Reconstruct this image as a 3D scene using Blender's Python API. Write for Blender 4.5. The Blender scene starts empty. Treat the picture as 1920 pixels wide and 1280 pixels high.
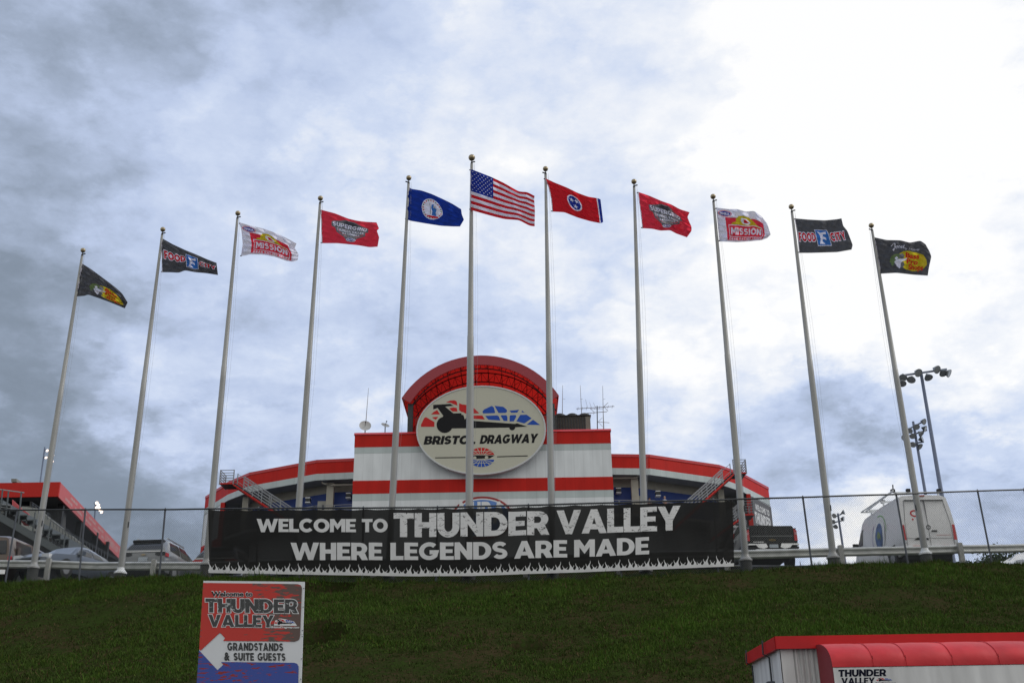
import bpy, bmesh, math, random
import numpy as np
from mathutils import Vector, Matrix
from mathutils.geometry import tessellate_polygon
random.seed(7); rng = np.random.default_rng(7)
PI = math.pi
scene = bpy.context.scene
COL = scene.collection

# ------------------------------------------------------------------ camera
FPX = 2000.0
_up = np.array([-79.0, 4836.0, -FPX]); _up /= np.linalg.norm(_up)
_fw = np.array([0, 0, -1.0]); _fw -= _up*(_fw @ _up); _fw /= np.linalg.norm(_fw)
_rt = np.cross(_fw, _up)
ROT = np.array([_rt, _fw, _up]); CAMP = np.array([0, 0, 1.65])
cd = bpy.data.cameras.new('camera'); cam = bpy.data.objects.new('camera', cd); COL.objects.link(cam)
M4 = Matrix([list(ROT[i]) + [CAMP[i]] for i in range(3)] + [[0, 0, 0, 1]])
cam.matrix_world = M4
cd.sensor_width = 36.0; cd.lens = FPX/1920*36.0; cd.clip_end = 5000; cd.clip_start = 0.1
scene.camera = cam
def ray(px, py): return ROT @ np.array([px-960.0, 640.0-py, -FPX])
def atY(px, py, Y):
    r = ray(px, py); return CAMP + r*(Y/r[1])
def atZ(px, py, z):
    r = ray(px, py); return CAMP + r*((z-CAMP[2])/r[2])
def proj(p):
    c = ROT.T @ (np.array(p)-CAMP); return 960+FPX*c[0]/-c[2], 640-FPX*c[1]/-c[2]

# ------------------------------------------------------------------ world and sun
def direction(px, py):
    r = ray(px, py); return r/np.linalg.norm(r)
world = bpy.data.worlds.new('World'); scene.world = world; world.use_nodes = True
wn, wl = world.node_tree.nodes, world.node_tree.links
wn.clear()
def N(tree_nodes, t, **kw):
    n = tree_nodes.new(t)
    for k, v in kw.items(): setattr(n, k, v)
    return n
def wm(op, a, b=None, c=None):
    n = wn.new('ShaderNodeMath'); n.operation = op
    for i, v in enumerate((a, b, c)):
        if v is None: continue
        if isinstance(v, (int, float)): n.inputs[i].default_value = v
        else: wl.new(v, n.inputs[i])
    return n.outputs[0]
def wv(op, a, b=None):
    n = wn.new('ShaderNodeVectorMath'); n.operation = op
    for i, v in enumerate((a, b)):
        if v is None: continue
        if isinstance(v, (tuple, list)): n.inputs[i].default_value = v
        else: wl.new(v, n.inputs[i])
    return n
tc = wn.new('ShaderNodeTexCoord')
DIR = tc.outputs['Generated']
sep = wn.new('ShaderNodeSeparateXYZ'); wl.new(DIR, sep.inputs[0])
den = wm('ADD', wm('MAXIMUM', sep.outputs['Z'], 0.0), 0.35)
cmb = wn.new('ShaderNodeCombineXYZ')
wl.new(wm('DIVIDE', sep.outputs['X'], den), cmb.inputs[0]); wl.new(wm('DIVIDE', sep.outputs['Y'], den), cmb.inputs[1]); wl.new(den, cmb.inputs[2])
def wnoise(vec, scale, detail, rough, dist, off=(0, 0, 0)):
    n = wn.new('ShaderNodeTexNoise'); n.inputs['Scale'].default_value = scale; n.inputs['Detail'].default_value = detail
    n.inputs['Roughness'].default_value = rough; n.inputs['Distortion'].default_value = dist
    a = wv('ADD', vec, off); wl.new(a.outputs[0], n.inputs['Vector'])
    return n
n_warp = wnoise(cmb.outputs[0], 3.4, 9, 0.62, 0.0, (3.1, 1.2, 0))
warp = wv('SCALE', wv('SUBTRACT', n_warp.outputs['Color'], (0.5, 0.5, 0.5)).outputs[0]); warp.inputs['Scale'].default_value = 0.30
WD = wv('NORMALIZE', wv('ADD', DIR, warp.outputs[0]).outputs[0]).outputs[0]
# cloud brightness: broad masses (direction, sharpness, weight) plus noise
masses = [((1850, 230), 30, 0.33), ((1560, 120), 160, 0.14), ((1480, 330), 160, 0.08), ((1700, 620), 60, 0.13), ((1640, 735), 200, 0.14), ((1560, 180), 120, 0.10),
          ((-60, 280), 80, -0.14), ((30, 740), 100, -0.24), ((270, 960), 80, -0.60), ((200, 150), 20, 0.05), ((370, 790), 400, 0.18), ((100, 20), 200, -0.06),
          ((1490, 835), 380, -0.46), ((1620, 805), 900, -0.32), ((1850, 925), 300, -0.26), ((1000, 60), 20, 0.05),
          ((480, 180), 1500, -0.14), ((600, 470), 200, -0.10), ((260, 780), 300, 0.22), ((450, 810), 160, 0.16), ((540, 300), 260, 0.10), ((1620, 960), 500, 0.34), ((1330, 720), 160, 0.08), ((1100, 690), 90, 0.04), ((1290, 760), 900, 0.10)]
acc = None
for (px, py), k, w in masses:
    d = direction(px, py)
    dt = wv('DOT_PRODUCT', WD, tuple(d)).outputs['Value']
    g = wm('MULTIPLY', wm('EXPONENT', wm('MULTIPLY', wm('SUBTRACT', dt, 1.0), float(k))), w)
    acc = g if acc is None else wm('ADD', acc, g)
n1 = wnoise(cmb.outputs[0], 2.7, 11, 0.57, 0.15, (5.3, 2.2, 0.4))
n2 = wnoise(cmb.outputs[0], 9.5, 9, 0.62, 0.1, (0.3, 7.7, 1.4))
vor = wn.new('ShaderNodeTexVoronoi'); vor.feature = 'F1'; vor.inputs['Scale'].default_value = 5.5; vor.inputs['Detail'].default_value = 2.0; vor.inputs['Roughness'].default_value = 0.6
vw = wv('SCALE', wv('SUBTRACT', n_warp.outputs['Color'], (0.5, 0.5, 0.5)).outputs[0]); vw.inputs['Scale'].default_value = 0.5
wl.new(wv('ADD', cmb.outputs[0], vw.outputs[0]).outputs[0], vor.inputs['Vector'])
puff = wm('MULTIPLY', wm('SUBTRACT', 0.80, vor.outputs['Distance']), 0.23)
nn = wm('ADD', wm('MULTIPLY', wm('SUBTRACT', n1.outputs[0], 0.5), 1.05), wm('MULTIPLY', wm('SUBTRACT', n2.outputs[0], 0.5), 0.38))
B = wm('SMOOTH_MAX', wm('ADD', wm('ADD', wm('ADD', acc, 0.635), nn), puff), 0.14, 0.25)
ramp = wn.new('ShaderNodeValToRGB'); wl.new(B, ramp.inputs[0])
el = ramp.color_ramp.elements
stops = [(0.0, (0.15, 0.185, 0.225)), (0.2, (0.26, 0.315, 0.40)), (0.38, (0.39, 0.465, 0.61)), (0.54, (0.54, 0.635, 0.85)), (0.68, (0.66, 0.75, 0.94)), (0.84, (0.88, 0.92, 1.0)), (0.98, (1.06, 1.06, 1.06))]
while len(el) < len(stops): el.new(0.5)
for e, (p, c) in zip(el, stops): e.position = p; e.color = (*c, 1)
# unseen overcast behind the camera is made pale and neutral to light front faces
bk = wn.new('ShaderNodeMapRange'); bk.interpolation_type = 'SMOOTHSTEP'; bk.inputs[1].default_value = 0.25; bk.inputs[2].default_value = -0.45; wl.new(sep.outputs['Y'], bk.inputs[0])
bmix = wn.new('ShaderNodeMix'); bmix.data_type = 'RGBA'; wl.new(bk.outputs[0], bmix.inputs[0]); wl.new(ramp.outputs[0], bmix.inputs[6])
bsc = wv('SCALE', (0.83, 0.835, 0.81)); wl.new(wm('ADD', wm('MULTIPLY', nn, 0.5), 1.0), bsc.inputs['Scale']); wl.new(bsc.outputs[0], bmix.inputs[7])
sky = wn.new('ShaderNodeTexSky'); sky.sky_type = 'NISHITA'; sky.sun_disc = False
sky.sun_elevation = math.radians(42); sky.sun_rotation = math.radians(92)
bg1 = wn.new('ShaderNodeBackground'); wl.new(sky.outputs[0], bg1.inputs[0]); bg1.inputs[1].default_value = 0.08
bg2 = wn.new('ShaderNodeBackground'); wl.new(bmix.outputs[2], bg2.inputs[0]); bg2.inputs[1].default_value = 1.0
mx = wn.new('ShaderNodeMixShader'); mx.inputs[0].default_value = 0.93
wl.new(bg1.outputs[0], mx.inputs[1]); wl.new(bg2.outputs[0], mx.inputs[2])
wo = wn.new('ShaderNodeOutputWorld'); wl.new(mx.outputs[0], wo.inputs[0])
sd = bpy.data.lights.new('sun', 'SUN'); sd.energy = 1.4; sd.angle = math.radians(20); sd.color = (1.0, 0.96, 0.9)
sun = bpy.data.objects.new('sun', sd); COL.objects.link(sun)
az, elv = math.radians(92), math.radians(42)   # azimuth from +Y towards +X
sv = Vector((math.sin(az)*math.cos(elv), math.cos(az)*math.cos(elv), math.sin(elv)))
sun.rotation_euler = sv.to_track_quat('Z', 'Y').to_euler(); sun.location = (30, 40, 60)
vs = scene.view_settings; vs.view_transform = 'Standard'; vs.look = 'None'; vs.exposure = 0.0; vs.gamma = 1.0; vs.use_curve_mapping = False

# ------------------------------------------------------------------ materials
MATS = {}
def mat(name, col, rough=0.6, metal=0.0, var=0.12, scale=6.0, bump=0.0, bscale=30.0, emit=None, trans=0.0, coat=0.0, stretch=(1, 1, 1), spec=0.5):
    if name in MATS: return MATS[name]
    m = bpy.data.materials.new(name); m.use_nodes = True; MATS[name] = m
    nt = m.node_tree; nd, lk = nt.nodes, nt.links
    p = nd['Principled BSDF']; p.inputs['Roughness'].default_value = rough; p.inputs['Metallic'].default_value = metal
    p.inputs['Coat Weight'].default_value = coat; p.inputs['Specular IOR Level'].default_value = spec
    tcn = nd.new('ShaderNodeTexCoord'); mp = nd.new('ShaderNodeMapping'); lk.new(tcn.outputs['Object'], mp.inputs[0]); mp.inputs['Scale'].default_value = stretch
    nz = nd.new('ShaderNodeTexNoise'); nz.inputs['Scale'].default_value = scale; nz.inputs['Detail'].default_value = 5; lk.new(mp.outputs[0], nz.inputs['Vector'])
    mr = nd.new('ShaderNodeMapRange'); mr.inputs[1].default_value = 0.25; mr.inputs[2].default_value = 0.75; mr.inputs[3].default_value = 1-var; mr.inputs[4].default_value = 1+var*0.6
    lk.new(nz.outputs[0], mr.inputs[0])
    vm = nd.new('ShaderNodeVectorMath'); vm.operation = 'SCALE'; vm.inputs[0].default_value = col; lk.new(mr.outputs[0], vm.inputs['Scale'])
    lk.new(vm.outputs[0], p.inputs['Base Color'])
    if bump:
        nb = nd.new('ShaderNodeTexNoise'); nb.inputs['Scale'].default_value = bscale; nb.inputs['Detail'].default_value = 4; lk.new(mp.outputs[0], nb.inputs['Vector'])
        bp = nd.new('ShaderNodeBump'); bp.inputs['Strength'].default_value = bump; bp.inputs['Distance'].default_value = 0.02; lk.new(nb.outputs[0], bp.inputs['Height']); lk.new(bp.outputs[0], p.inputs['Normal'])
    if emit:
        p.inputs['Emission Color'].default_value = (*emit[0], 1); p.inputs['Emission Strength'].default_value = emit[1]
    if trans:
        tr = nd.new('ShaderNodeBsdfTranslucent'); lk.new(vm.outputs[0], tr.inputs[0]); mixn = nd.new('ShaderNodeMixShader'); mixn.inputs[0].default_value = trans
        out = nd['Material Output']; lk.new(p.outputs[0], mixn.inputs[1]); lk.new(tr.outputs[0], mixn.inputs[2]); lk.new(mixn.outputs[0], out.inputs[0])
    return m
def ribbed(name, col, period=0.3, rough=0.45, var=0.13, axis='X'):
    """painted corrugated metal cladding: fine vertical seams and weather streaks"""
    if name in MATS: return MATS[name]
    m = mat(name, col, rough, var=var, scale=1.2, stretch=(1, 1, 0.25))
    nd, lk = m.node_tree.nodes, m.node_tree.links; p = nd['Principled BSDF']; p.inputs['Specular IOR Level'].default_value = 0.18
    geo = nd.new('ShaderNodeNewGeometry'); sp = nd.new('ShaderNodeSeparateXYZ'); tcn = nd.new('ShaderNodeTexCoord'); lk.new(tcn.outputs['Object'], sp.inputs[0])
    ad = nd.new('ShaderNodeMath'); ad.operation = 'ADD'; lk.new(sp.outputs[0], ad.inputs[0]); lk.new(sp.outputs[1], ad.inputs[1])
    dv = nd.new('ShaderNodeMath'); dv.operation = 'DIVIDE'; lk.new(ad.outputs[0], dv.inputs[0]); dv.inputs[1].default_value = period
    pp = nd.new('ShaderNodeMath'); pp.operation = 'PINGPONG'; lk.new(dv.outputs[0], pp.inputs[0]); pp.inputs[1].default_value = 0.5
    bp = nd.new('ShaderNodeBump'); bp.inputs['Strength'].default_value = 0.22; bp.inputs['Distance'].default_value = 0.03; lk.new(pp.outputs[0], bp.inputs['Height']); lk.new(bp.outputs[0], p.inputs['Normal'])
    d2 = nd.new('ShaderNodeMath'); d2.operation = 'DIVIDE'; lk.new(ad.outputs[0], d2.inputs[0]); d2.inputs[1].default_value = 0.9
    fr = nd.new('ShaderNodeMath'); fr.operation = 'FRACT'; lk.new(d2.outputs[0], fr.inputs[0]); lt = nd.new('ShaderNodeMath'); lt.operation = 'LESS_THAN'; lk.new(fr.outputs[0], lt.inputs[0]); lt.inputs[1].default_value = 0.05
    fl = nd.new('ShaderNodeMath'); fl.operation = 'FLOOR'; lk.new(d2.outputs[0], fl.inputs[0]); wn_ = nd.new('ShaderNodeTexWhiteNoise'); wn_.noise_dimensions = '1D'; lk.new(fl.outputs[0], wn_.inputs['W'])
    k1 = nd.new('ShaderNodeMath'); k1.operation = 'MULTIPLY_ADD'; lk.new(wn_.outputs[0], k1.inputs[0]); k1.inputs[1].default_value = 0.07; k1.inputs[2].default_value = 0.95
    k2 = nd.new('ShaderNodeMath'); k2.operation = 'MULTIPLY_ADD'; lk.new(lt.outputs[0], k2.inputs[0]); k2.inputs[1].default_value = -0.09; lk.new(k1.outputs[0], k2.inputs[2])
    src = p.inputs['Base Color'].links[0].from_socket; vs2 = nd.new('ShaderNodeVectorMath'); vs2.operation = 'SCALE'; lk.new(src, vs2.inputs[0]); lk.new(k2.outputs[0], vs2.inputs['Scale']); lk.new(vs2.outputs[0], p.inputs['Base Color'])
    return m
WHITE = mat('white_paint', (0.72, 0.74, 0.75), 0.5)
GALV = mat('galvanised_steel', (0.30, 0.31, 0.32), 0.5, 0.5, var=0.2)
GALVD = mat('weathered_galvanised_steel', (0.10, 0.11, 0.13), 0.55, 0.4, var=0.25)
STEELD = mat('dark_steel', (0.035, 0.038, 0.042), 0.5, 0.3, var=0.2)
BLACK = mat('black_rubber', (0.012, 0.012, 0.013), 0.7)
CONC = mat('concrete', (0.26, 0.25, 0.23), 0.9, var=0.3, bump=0.4)
POLEM = mat('brushed_aluminium_pole', (0.33, 0.33, 0.32), 0.5, 0.15, var=0.14, scale=3, stretch=(1, 1, 0.3))
RAILM = mat('guardrail_zinc', (0.50, 0.51, 0.49), 0.5, 0.35, var=0.28, scale=3.0, bump=0.1)
GOLD = mat('tarnished_gold_ball', (0.36, 0.29, 0.18), 0.35, 0.6, var=0.2)
REDW = ribbed('red_metal_cladding', (0.52, 0.016, 0.010), rough=.6)
REDC = mat('red_coping', (0.50, 0.022, 0.028), 0.4, var=0.1)
REDP = mat('red_paint', (0.50, 0.018, 0.012), 0.6, var=0.15, spec=.25)
WHW = ribbed('white_metal_cladding', (0.75, 0.78, 0.80))
GRW = ribbed('pale_green_grey_cladding', (0.50, 0.56, 0.56))
BLUEW = mat('blue_wall_paint', (0.025, 0.06, 0.26), 0.6, var=0.15, scale=2)
SOFF = mat('grey_soffit', (0.30, 0.31, 0.31), 0.8, var=0.15, scale=1)
BEIGE = mat('beige_masonry', (0.42, 0.40, 0.34), 0.85, var=0.12, scale=2)
GLASSD = mat('dark_window_glass', (0.015, 0.018, 0.022), 0.08, 0.0, var=0.1)
INK = mat('black_print', (0.018, 0.018, 0.02), 0.5, spec=0.08)
INKD = mat('dark_grey_print', (0.05, 0.05, 0.052), 0.55, spec=0.08)
INKW = mat('white_print', (0.74, 0.75, 0.76), 0.5, spec=0.08, var=0.05)
INKR = mat('red_print', (0.55, 0.03, 0.03), 0.5, spec=0.08, var=0.06)
INKB = mat('blue_print', (0.03, 0.09, 0.42), 0.5, spec=0.08, var=0.06)
INKY = mat('yellow_print', (0.65, 0.52, 0.04), 0.5, var=0.06)
INKG = mat('green_print', (0.16, 0.24, 0.08), 0.5, var=0.2, scale=30)

# ------------------------------------------------------------------ mesh helpers
STUFFY = {'flames', 'tie', 'treads', 'fins', 'star_field', 'seal_wreath', 'small_lettering', 'bolt', 'guard_rail', 'globe_lines', 'truss', 'handrail', 'railing', 'balcony_railing', 'landing_railing', 'halyard'}
class MB:
    def __init__(s): s.v = []; s.f = []; s.mi = []; s.m = 0
    def add(s, vs, fs):
        o = len(s.v); s.v += [tuple(map(float, v)) for v in vs]
        for f in fs: s.f.append(tuple(i+o for i in f)); s.mi.append(s.m)
        return s
    def box(s, x0, x1, y0, y1, z0, z1):
        return s.add([(x0, y0, z0), (x1, y0, z0), (x1, y1, z0), (x0, y1, z0), (x0, y0, z1), (x1, y0, z1), (x1, y1, z1), (x0, y1, z1)],
                     [(0, 3, 2, 1), (4, 5, 6, 7), (0, 1, 5, 4), (1, 2, 6, 5), (2, 3, 7, 6), (3, 0, 4, 7)])
    def bar(s, a, b, w, h=None, up=(0, 0, 1)):
        """rectangular bar from a to b"""
        h = h or w; a, b = Vector(a), Vector(b); d = (b-a).normalized(); u = Vector(up)
        if abs(d.dot(u)) > 0.98: u = Vector((0, 1, 0))
        r = d.cross(u).normalized(); u = r.cross(d)
        vs = [p + r*sx*w/2 + u*sy*h/2 for p in (a, b) for sx, sy in ((-1, -1), (1, -1), (1, 1), (-1, 1))]
        return s.add(vs, [(0, 1, 2, 3), (7, 6, 5, 4), (0, 4, 5, 1), (1, 5, 6, 2), (2, 6, 7, 3), (3, 7, 4, 0)])
    def tube(s, pts, rad, n=8, caps=True):
        pts = [Vector(p) for p in pts]
        if not isinstance(rad, (list, tuple)): rad = [rad]*len(pts)
        rings = []
        for i, p in enumerate(pts):
            d = (pts[min(i+1, len(pts)-1)]-pts[max(i-1, 0)]).normalized()
            u = Vector((0, 0, 1)) if abs(d.z) < 0.9 else Vector((0, 1, 0))
            r = d.cross(u).normalized(); u = r.cross(d)
            rings.append([p + (r*math.cos(2*PI*k/n) + u*math.sin(2*PI*k/n))*rad[i] for k in range(n)])
        vs = [v for r in rings for v in r]; fs = []
        for i in range(len(pts)-1):
            for k in range(n): fs.append((i*n+k, i*n+(k+1) % n, (i+1)*n+(k+1) % n, (i+1)*n+k))
        if caps: fs += [tuple(range(n-1, -1, -1)), tuple((len(pts)-1)*n+k for k in range(n))]
        return s.add(vs, fs)
    def lathe(s, c, prof, n=16):
        """prof: (radius, z) list about the vertical through c"""
        vs = [(c[0]+r*math.cos(2*PI*k/n), c[1]+r*math.sin(2*PI*k/n), c[2]+z) for r, z in prof for k in range(n)]
        fs = [(i*n+k, i*n+(k+1) % n, (i+1)*n+(k+1) % n, (i+1)*n+k) for i in range(len(prof)-1) for k in range(n)]
        return s.add(vs, fs)
    def ball(s, c, r, n=12):
        return s.lathe(c, [(max(r*math.sin(PI*i/n), 1e-4), -r*math.cos(PI*i/n)) for i in range(n+1)], n+4)
    def build(s, name, m, parent=None, smooth=False, at=None):
        o = s._build(name, m, parent, smooth)
        if name in STUFFY: o['kind'] = 'stuff'
        return o
    def _build(s, name, m, parent=None, smooth=False):
        me = bpy.data.meshes.new(name); me.from_pydata(s.v, [], s.f)
        for x in (m if isinstance(m, (list, tuple)) else [m]): me.materials.append(x)
        if any(s.mi): me.polygons.foreach_set('material_index', s.mi)
        if smooth:
            me.polygons.foreach_set('use_smooth', [True]*len(s.f))
            try: me.set_sharp_from_angle(angle=math.radians(40))
            except Exception: pass
        me.update()
        return put(name, me, parent)
def put(name, me, parent=None):
    o = bpy.data.objects.new(name, me); COL.objects.link(o)
    if parent is not None:
        o.parent = parent; o.matrix_parent_inverse = Matrix.Identity(4) if getattr(parent, '_loc', False) else parent.matrix_world.inverted()
    return o
def thing(name, label, cat, loc=(0, 0, 0), rz=0, group=None):
    o = bpy.data.objects.new(name, None); COL.objects.link(o); o.empty_display_size = 0.2
    o.matrix_world = Matrix.Translation(Vector(loc)) @ Matrix.Rotation(rz, 4, 'Z')
    return tag(o, label, cat, group)
def tag(o, label, cat=None, group=None, kind=None):
    if label: o['label'] = label
    if cat: o['category'] = cat
    if group: o['group'] = group
    if kind: o['kind'] = kind
    return o
def child_local(o, parent):
    """o's mesh is written in the parent's own frame"""
    o.parent = parent; o.matrix_parent_inverse = Matrix.Identity(4); return o
def copy_tree(o, parent=None):
    c = o.copy(); COL.objects.link(c)
    if parent is not None: c.parent = parent
    for ch in list(o.children): copy_tree(ch, c)
    return c
def poly_obj(name, pts, m, parent=None, depth=None, thick=None):
    pass

# ------------------------------------------------------------------ flat print: shapes, letters
def arc(cx, cy, rx, ry, a0, a1, n=14):
    return [(cx+rx*math.cos(math.radians(a0+(a1-a0)*i/n)), cy+ry*math.sin(math.radians(a0+(a1-a0)*i/n))) for i in range(n+1)]
def stroke(path, w):
    L, R = [], []
    for i, p in enumerate(path):
        a = path[max(i-1, 0)]; b = path[min(i+1, len(path)-1)]
        if 0 < i < len(path)-1:
            d1 = np.array(p)-np.array(a); d2 = np.array(b)-np.array(p); d1 = d1/np.linalg.norm(d1); d2 = d2/np.linalg.norm(d2)
            n1 = np.array([-d1[1], d1[0]]); n2 = np.array([-d2[1], d2[0]]); nn_ = n1+n2; nn_ = nn_/np.linalg.norm(nn_); k = 1/max(nn_ @ n1, 0.5)
        else:
            d = np.array(b)-np.array(a); d = d/np.linalg.norm(d); nn_ = np.array([-d[1], d[0]]); k = 1
        L.append(tuple(np.array(p)+nn_*w/2*k)); R.append(tuple(np.array(p)-nn_*w/2*k))
    return L + R[::-1]
S_, T_ = 0.27, 0.235
def glyph(ch):
    s, t = S_, T_
    g = {'I': (s, [([(0, 0), (s, 0), (s, 1), (0, 1)], [])]),
     'L': (.64, [([(0, 0), (.64, 0), (.64, t), (s, t), (s, 1), (0, 1)], [])]),
     'T': (.76, [([(.38-s/2, 0), (.38+s/2, 0), (.38+s/2, 1-t), (.76, 1-t), (.76, 1), (0, 1), (0, 1-t), (.38-s/2, 1-t)], [])]),
     'E': (.67, [([(0, 0), (.67, 0), (.67, .21), (s, .21), (s, .395), (.61, .395), (.61, .605), (s, .605), (s, .79), (.66, .79), (.66, 1), (0, 1)], [])]),
     'F': (.64, [([(0, 0), (s, 0), (s, .36), (.60, .36), (.60, .59), (s, .59), (s, .78), (.64, .78), (.64, 1), (0, 1)], [])]),
     'H': (.82, [([(0, 0), (s, 0), (s, .38), (.82-s, .38), (.82-s, 0), (.82, 0), (.82, 1), (.82-s, 1), (.82-s, .62), (s, .62), (s, 1), (0, 1)], [])]),
     'N': (.86, [([(0, 0), (s, 0), (s, .52), (.62, 0), (.86, 0), (.86, 1), (.86-s, 1), (.86-s, .48), (.24, 1), (0, 1)], [])]),
     'M': (1.02, [([(0, 0), (.26, 0), (.26, .56), (.51, .17), (.76, .56), (.76, 0), (1.02, 0), (1.02, 1), (.75, 1), (.51, .60), (.27, 1), (0, 1)], [])]),
     'V': (.98, [([(.36, 0), (.62, 0), (.98, 1), (.69, 1), (.49, .38), (.29, 1), (0, 1)], [])]),
     'W': (1.42, [([(.29, 0), (.53, 0), (.71, .56), (.89, 0), (1.13, 0), (1.42, 1), (1.14, 1), (.99, .42), (.81, 1), (.61, 1), (.43, .42), (.28, 1), (0, 1)], [])]),
     'A': (1.0, [([(0, 0), (.29, 0), (.345, .17), (.655, .17), (.71, 0), (1.0, 0), (.63, 1), (.37, 1)], [[(.42, .385), (.58, .385), (.50, .66)]])]),
     'Y': (.92, [([(.32, 0), (.60, 0), (.60, .38), (.92, 1), (.62, 1), (.46, .64), (.30, 1), (0, 1), (.32, .38)], [])]),
     'O': (1.04, [(arc(.52, .5, .52, .52, 0, 345, 23), [arc(.52, .5, .24, .27, 0, 345, 23)])]),
     'D': (.88, [([(0, 0)] + arc(.38, .5, .50, .5, -90, 90) + [(0, 1)], [[(s, .22)] + arc(.38, .5, .22, .28, -90, 90) + [(s, .78)]])]),
     'U': (.84, [([(0, 1)] + arc(.42, .42, .42, .44, 180, 360) + [(.84, 1), (.84-s, 1)] + arc(.42, .42, .42-s, .20, 360, 180) + [(s, 1)], [])]),
     'R': (.84, [([(0, 0), (0, 1)] + arc(.42, .66, .38, .34, 90, -48) + [(.84, 0), (.53, 0), (.37, .29), (s, .29), (s, 0)], [[(s, .51)] + arc(.42, .645, .11, .135, -90, 90, 8) + [(s, .78)]])]),
     'P': (.80, [([(0, 0), (0, 1)] + arc(.42, .64, .38, .36, 90, -90) + [(s, .28), (s, 0)], [[(s, .50)] + arc(.42, .64, .11, .14, -90, 90, 8) + [(s, .78)]])]),
     'B': (.82, [([(0, 0), (0, 1)] + arc(.46, .74, .31, .26, 90, -55) + arc(.46, .285, .36, .285, 50, -90), [[(s, .59)] + arc(.44, .685, .06, .095, -90, 90, 6) + [(s, .80)], [(s, .20)] + arc(.46, .30, .08, .10, -90, 90, 6) + [(s, .41)]])]),
     'C': (.92, [(stroke(arc(.50, .5, .38, .395, 42, 318, 22), .255), [])]),
     'G': (.98, [(stroke(arc(.50, .5, .38, .395, 45, 318, 22) + [(.83, .43), (.52, .43)], .235), [])]),
     'S': (.76, [(stroke(arc(.38, .695, .25, .19, 28, 268, 14) + arc(.38, .305, .25, .19, 88, -152, 14), .225), [])]),
     'J': (.6, [(stroke([(.46, 1), (.46, .35)] + arc(.26, .32, .2, .2, 0, -150, 10), .24), [])]),
     '.': (.26, [([(0, 0), (.24, 0), (.24, .23), (0, .23)], [])])}
    return g.get(ch)
def word(text, x0, x1, y0, h, shear=0.0, gap=0.07, yfn=None, up=1, grow=0.0, space=0.38):
    """shapes for a word in a plane, x0..x1 wide, baseline y0, cap height h; up=-1 when y runs down"""
    items = []; cx = 0.0
    for ch in text:
        if ch == ' ': cx += space; continue
        w, shp = glyph(ch)
        items.append((cx, shp)); cx += w+gap
    tot = cx-gap; sx = (x1-x0)/tot
    def f(ox, p):
        y = p[1]; x = x0+(ox+p[0])*sx + shear*y*h
        hh, yb = (h, y0) if yfn is None else yfn(x)
        return (x, yb+up*y*hh)
    out = []
    for ox, shp in items:
        for o, hs in shp:
            if grow:
                c = np.mean(o, axis=0); o = grow_poly(o, grow); hs = [] if grow > .08 else [grow_poly(q, -grow) for q in hs]
            out.append(([f(ox, p) for p in o], [[f(ox, p) for p in q] for q in hs]))
    return out
def grow_poly(o, d):
    n = len(o); area = sum(o[i][0]*o[(i+1) % n][1]-o[(i+1) % n][0]*o[i][1] for i in range(n)); sg = 1 if area > 0 else -1
    out = []
    for i in range(n):
        a, b, c = np.array(o[i-1]), np.array(o[i]), np.array(o[(i+1) % n])
        d1, d2 = b-a, c-b; l1, l2 = np.linalg.norm(d1), np.linalg.norm(d2)
        if l1 < 1e-6 or l2 < 1e-6: out.append(tuple(b)); continue
        n1 = np.array([d1[1], -d1[0]])/l1*sg; n2 = np.array([d2[1], -d2[0]])/l2*sg
        m_ = n1+n2; q = np.linalg.norm(m_)
        if q < 0.3: out.append(tuple(b+n1*d)); continue
        m_ /= q; out.append(tuple(b+m_*d/max(m_ @ n1, 0.55)))
    return out
_fontcache = {}
def font_tris(text, offset=0.02, shear=0.0):
    key = (text, offset, shear)
    if key in _fontcache: return _fontcache[key]
    cu = bpy.data.curves.new('lettering_tmp', 'FONT'); cu.body = text; cu.offset = offset; cu.shear = shear; cu.resolution_u = 3
    o = bpy.data.objects.new('lettering_tmp', cu); COL.objects.link(o)
    dg = bpy.context.evaluated_depsgraph_get(); me = bpy.data.meshes.new_from_object(o.evaluated_get(dg))
    vs = [tuple(v.co[:2]) for v in me.vertices]; fs = [tuple(p.vertices) for p in me.polygons]
    bpy.data.objects.remove(o); bpy.data.curves.remove(cu); bpy.data.meshes.remove(me)
    _fontcache[key] = (vs, fs); return vs, fs
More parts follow.
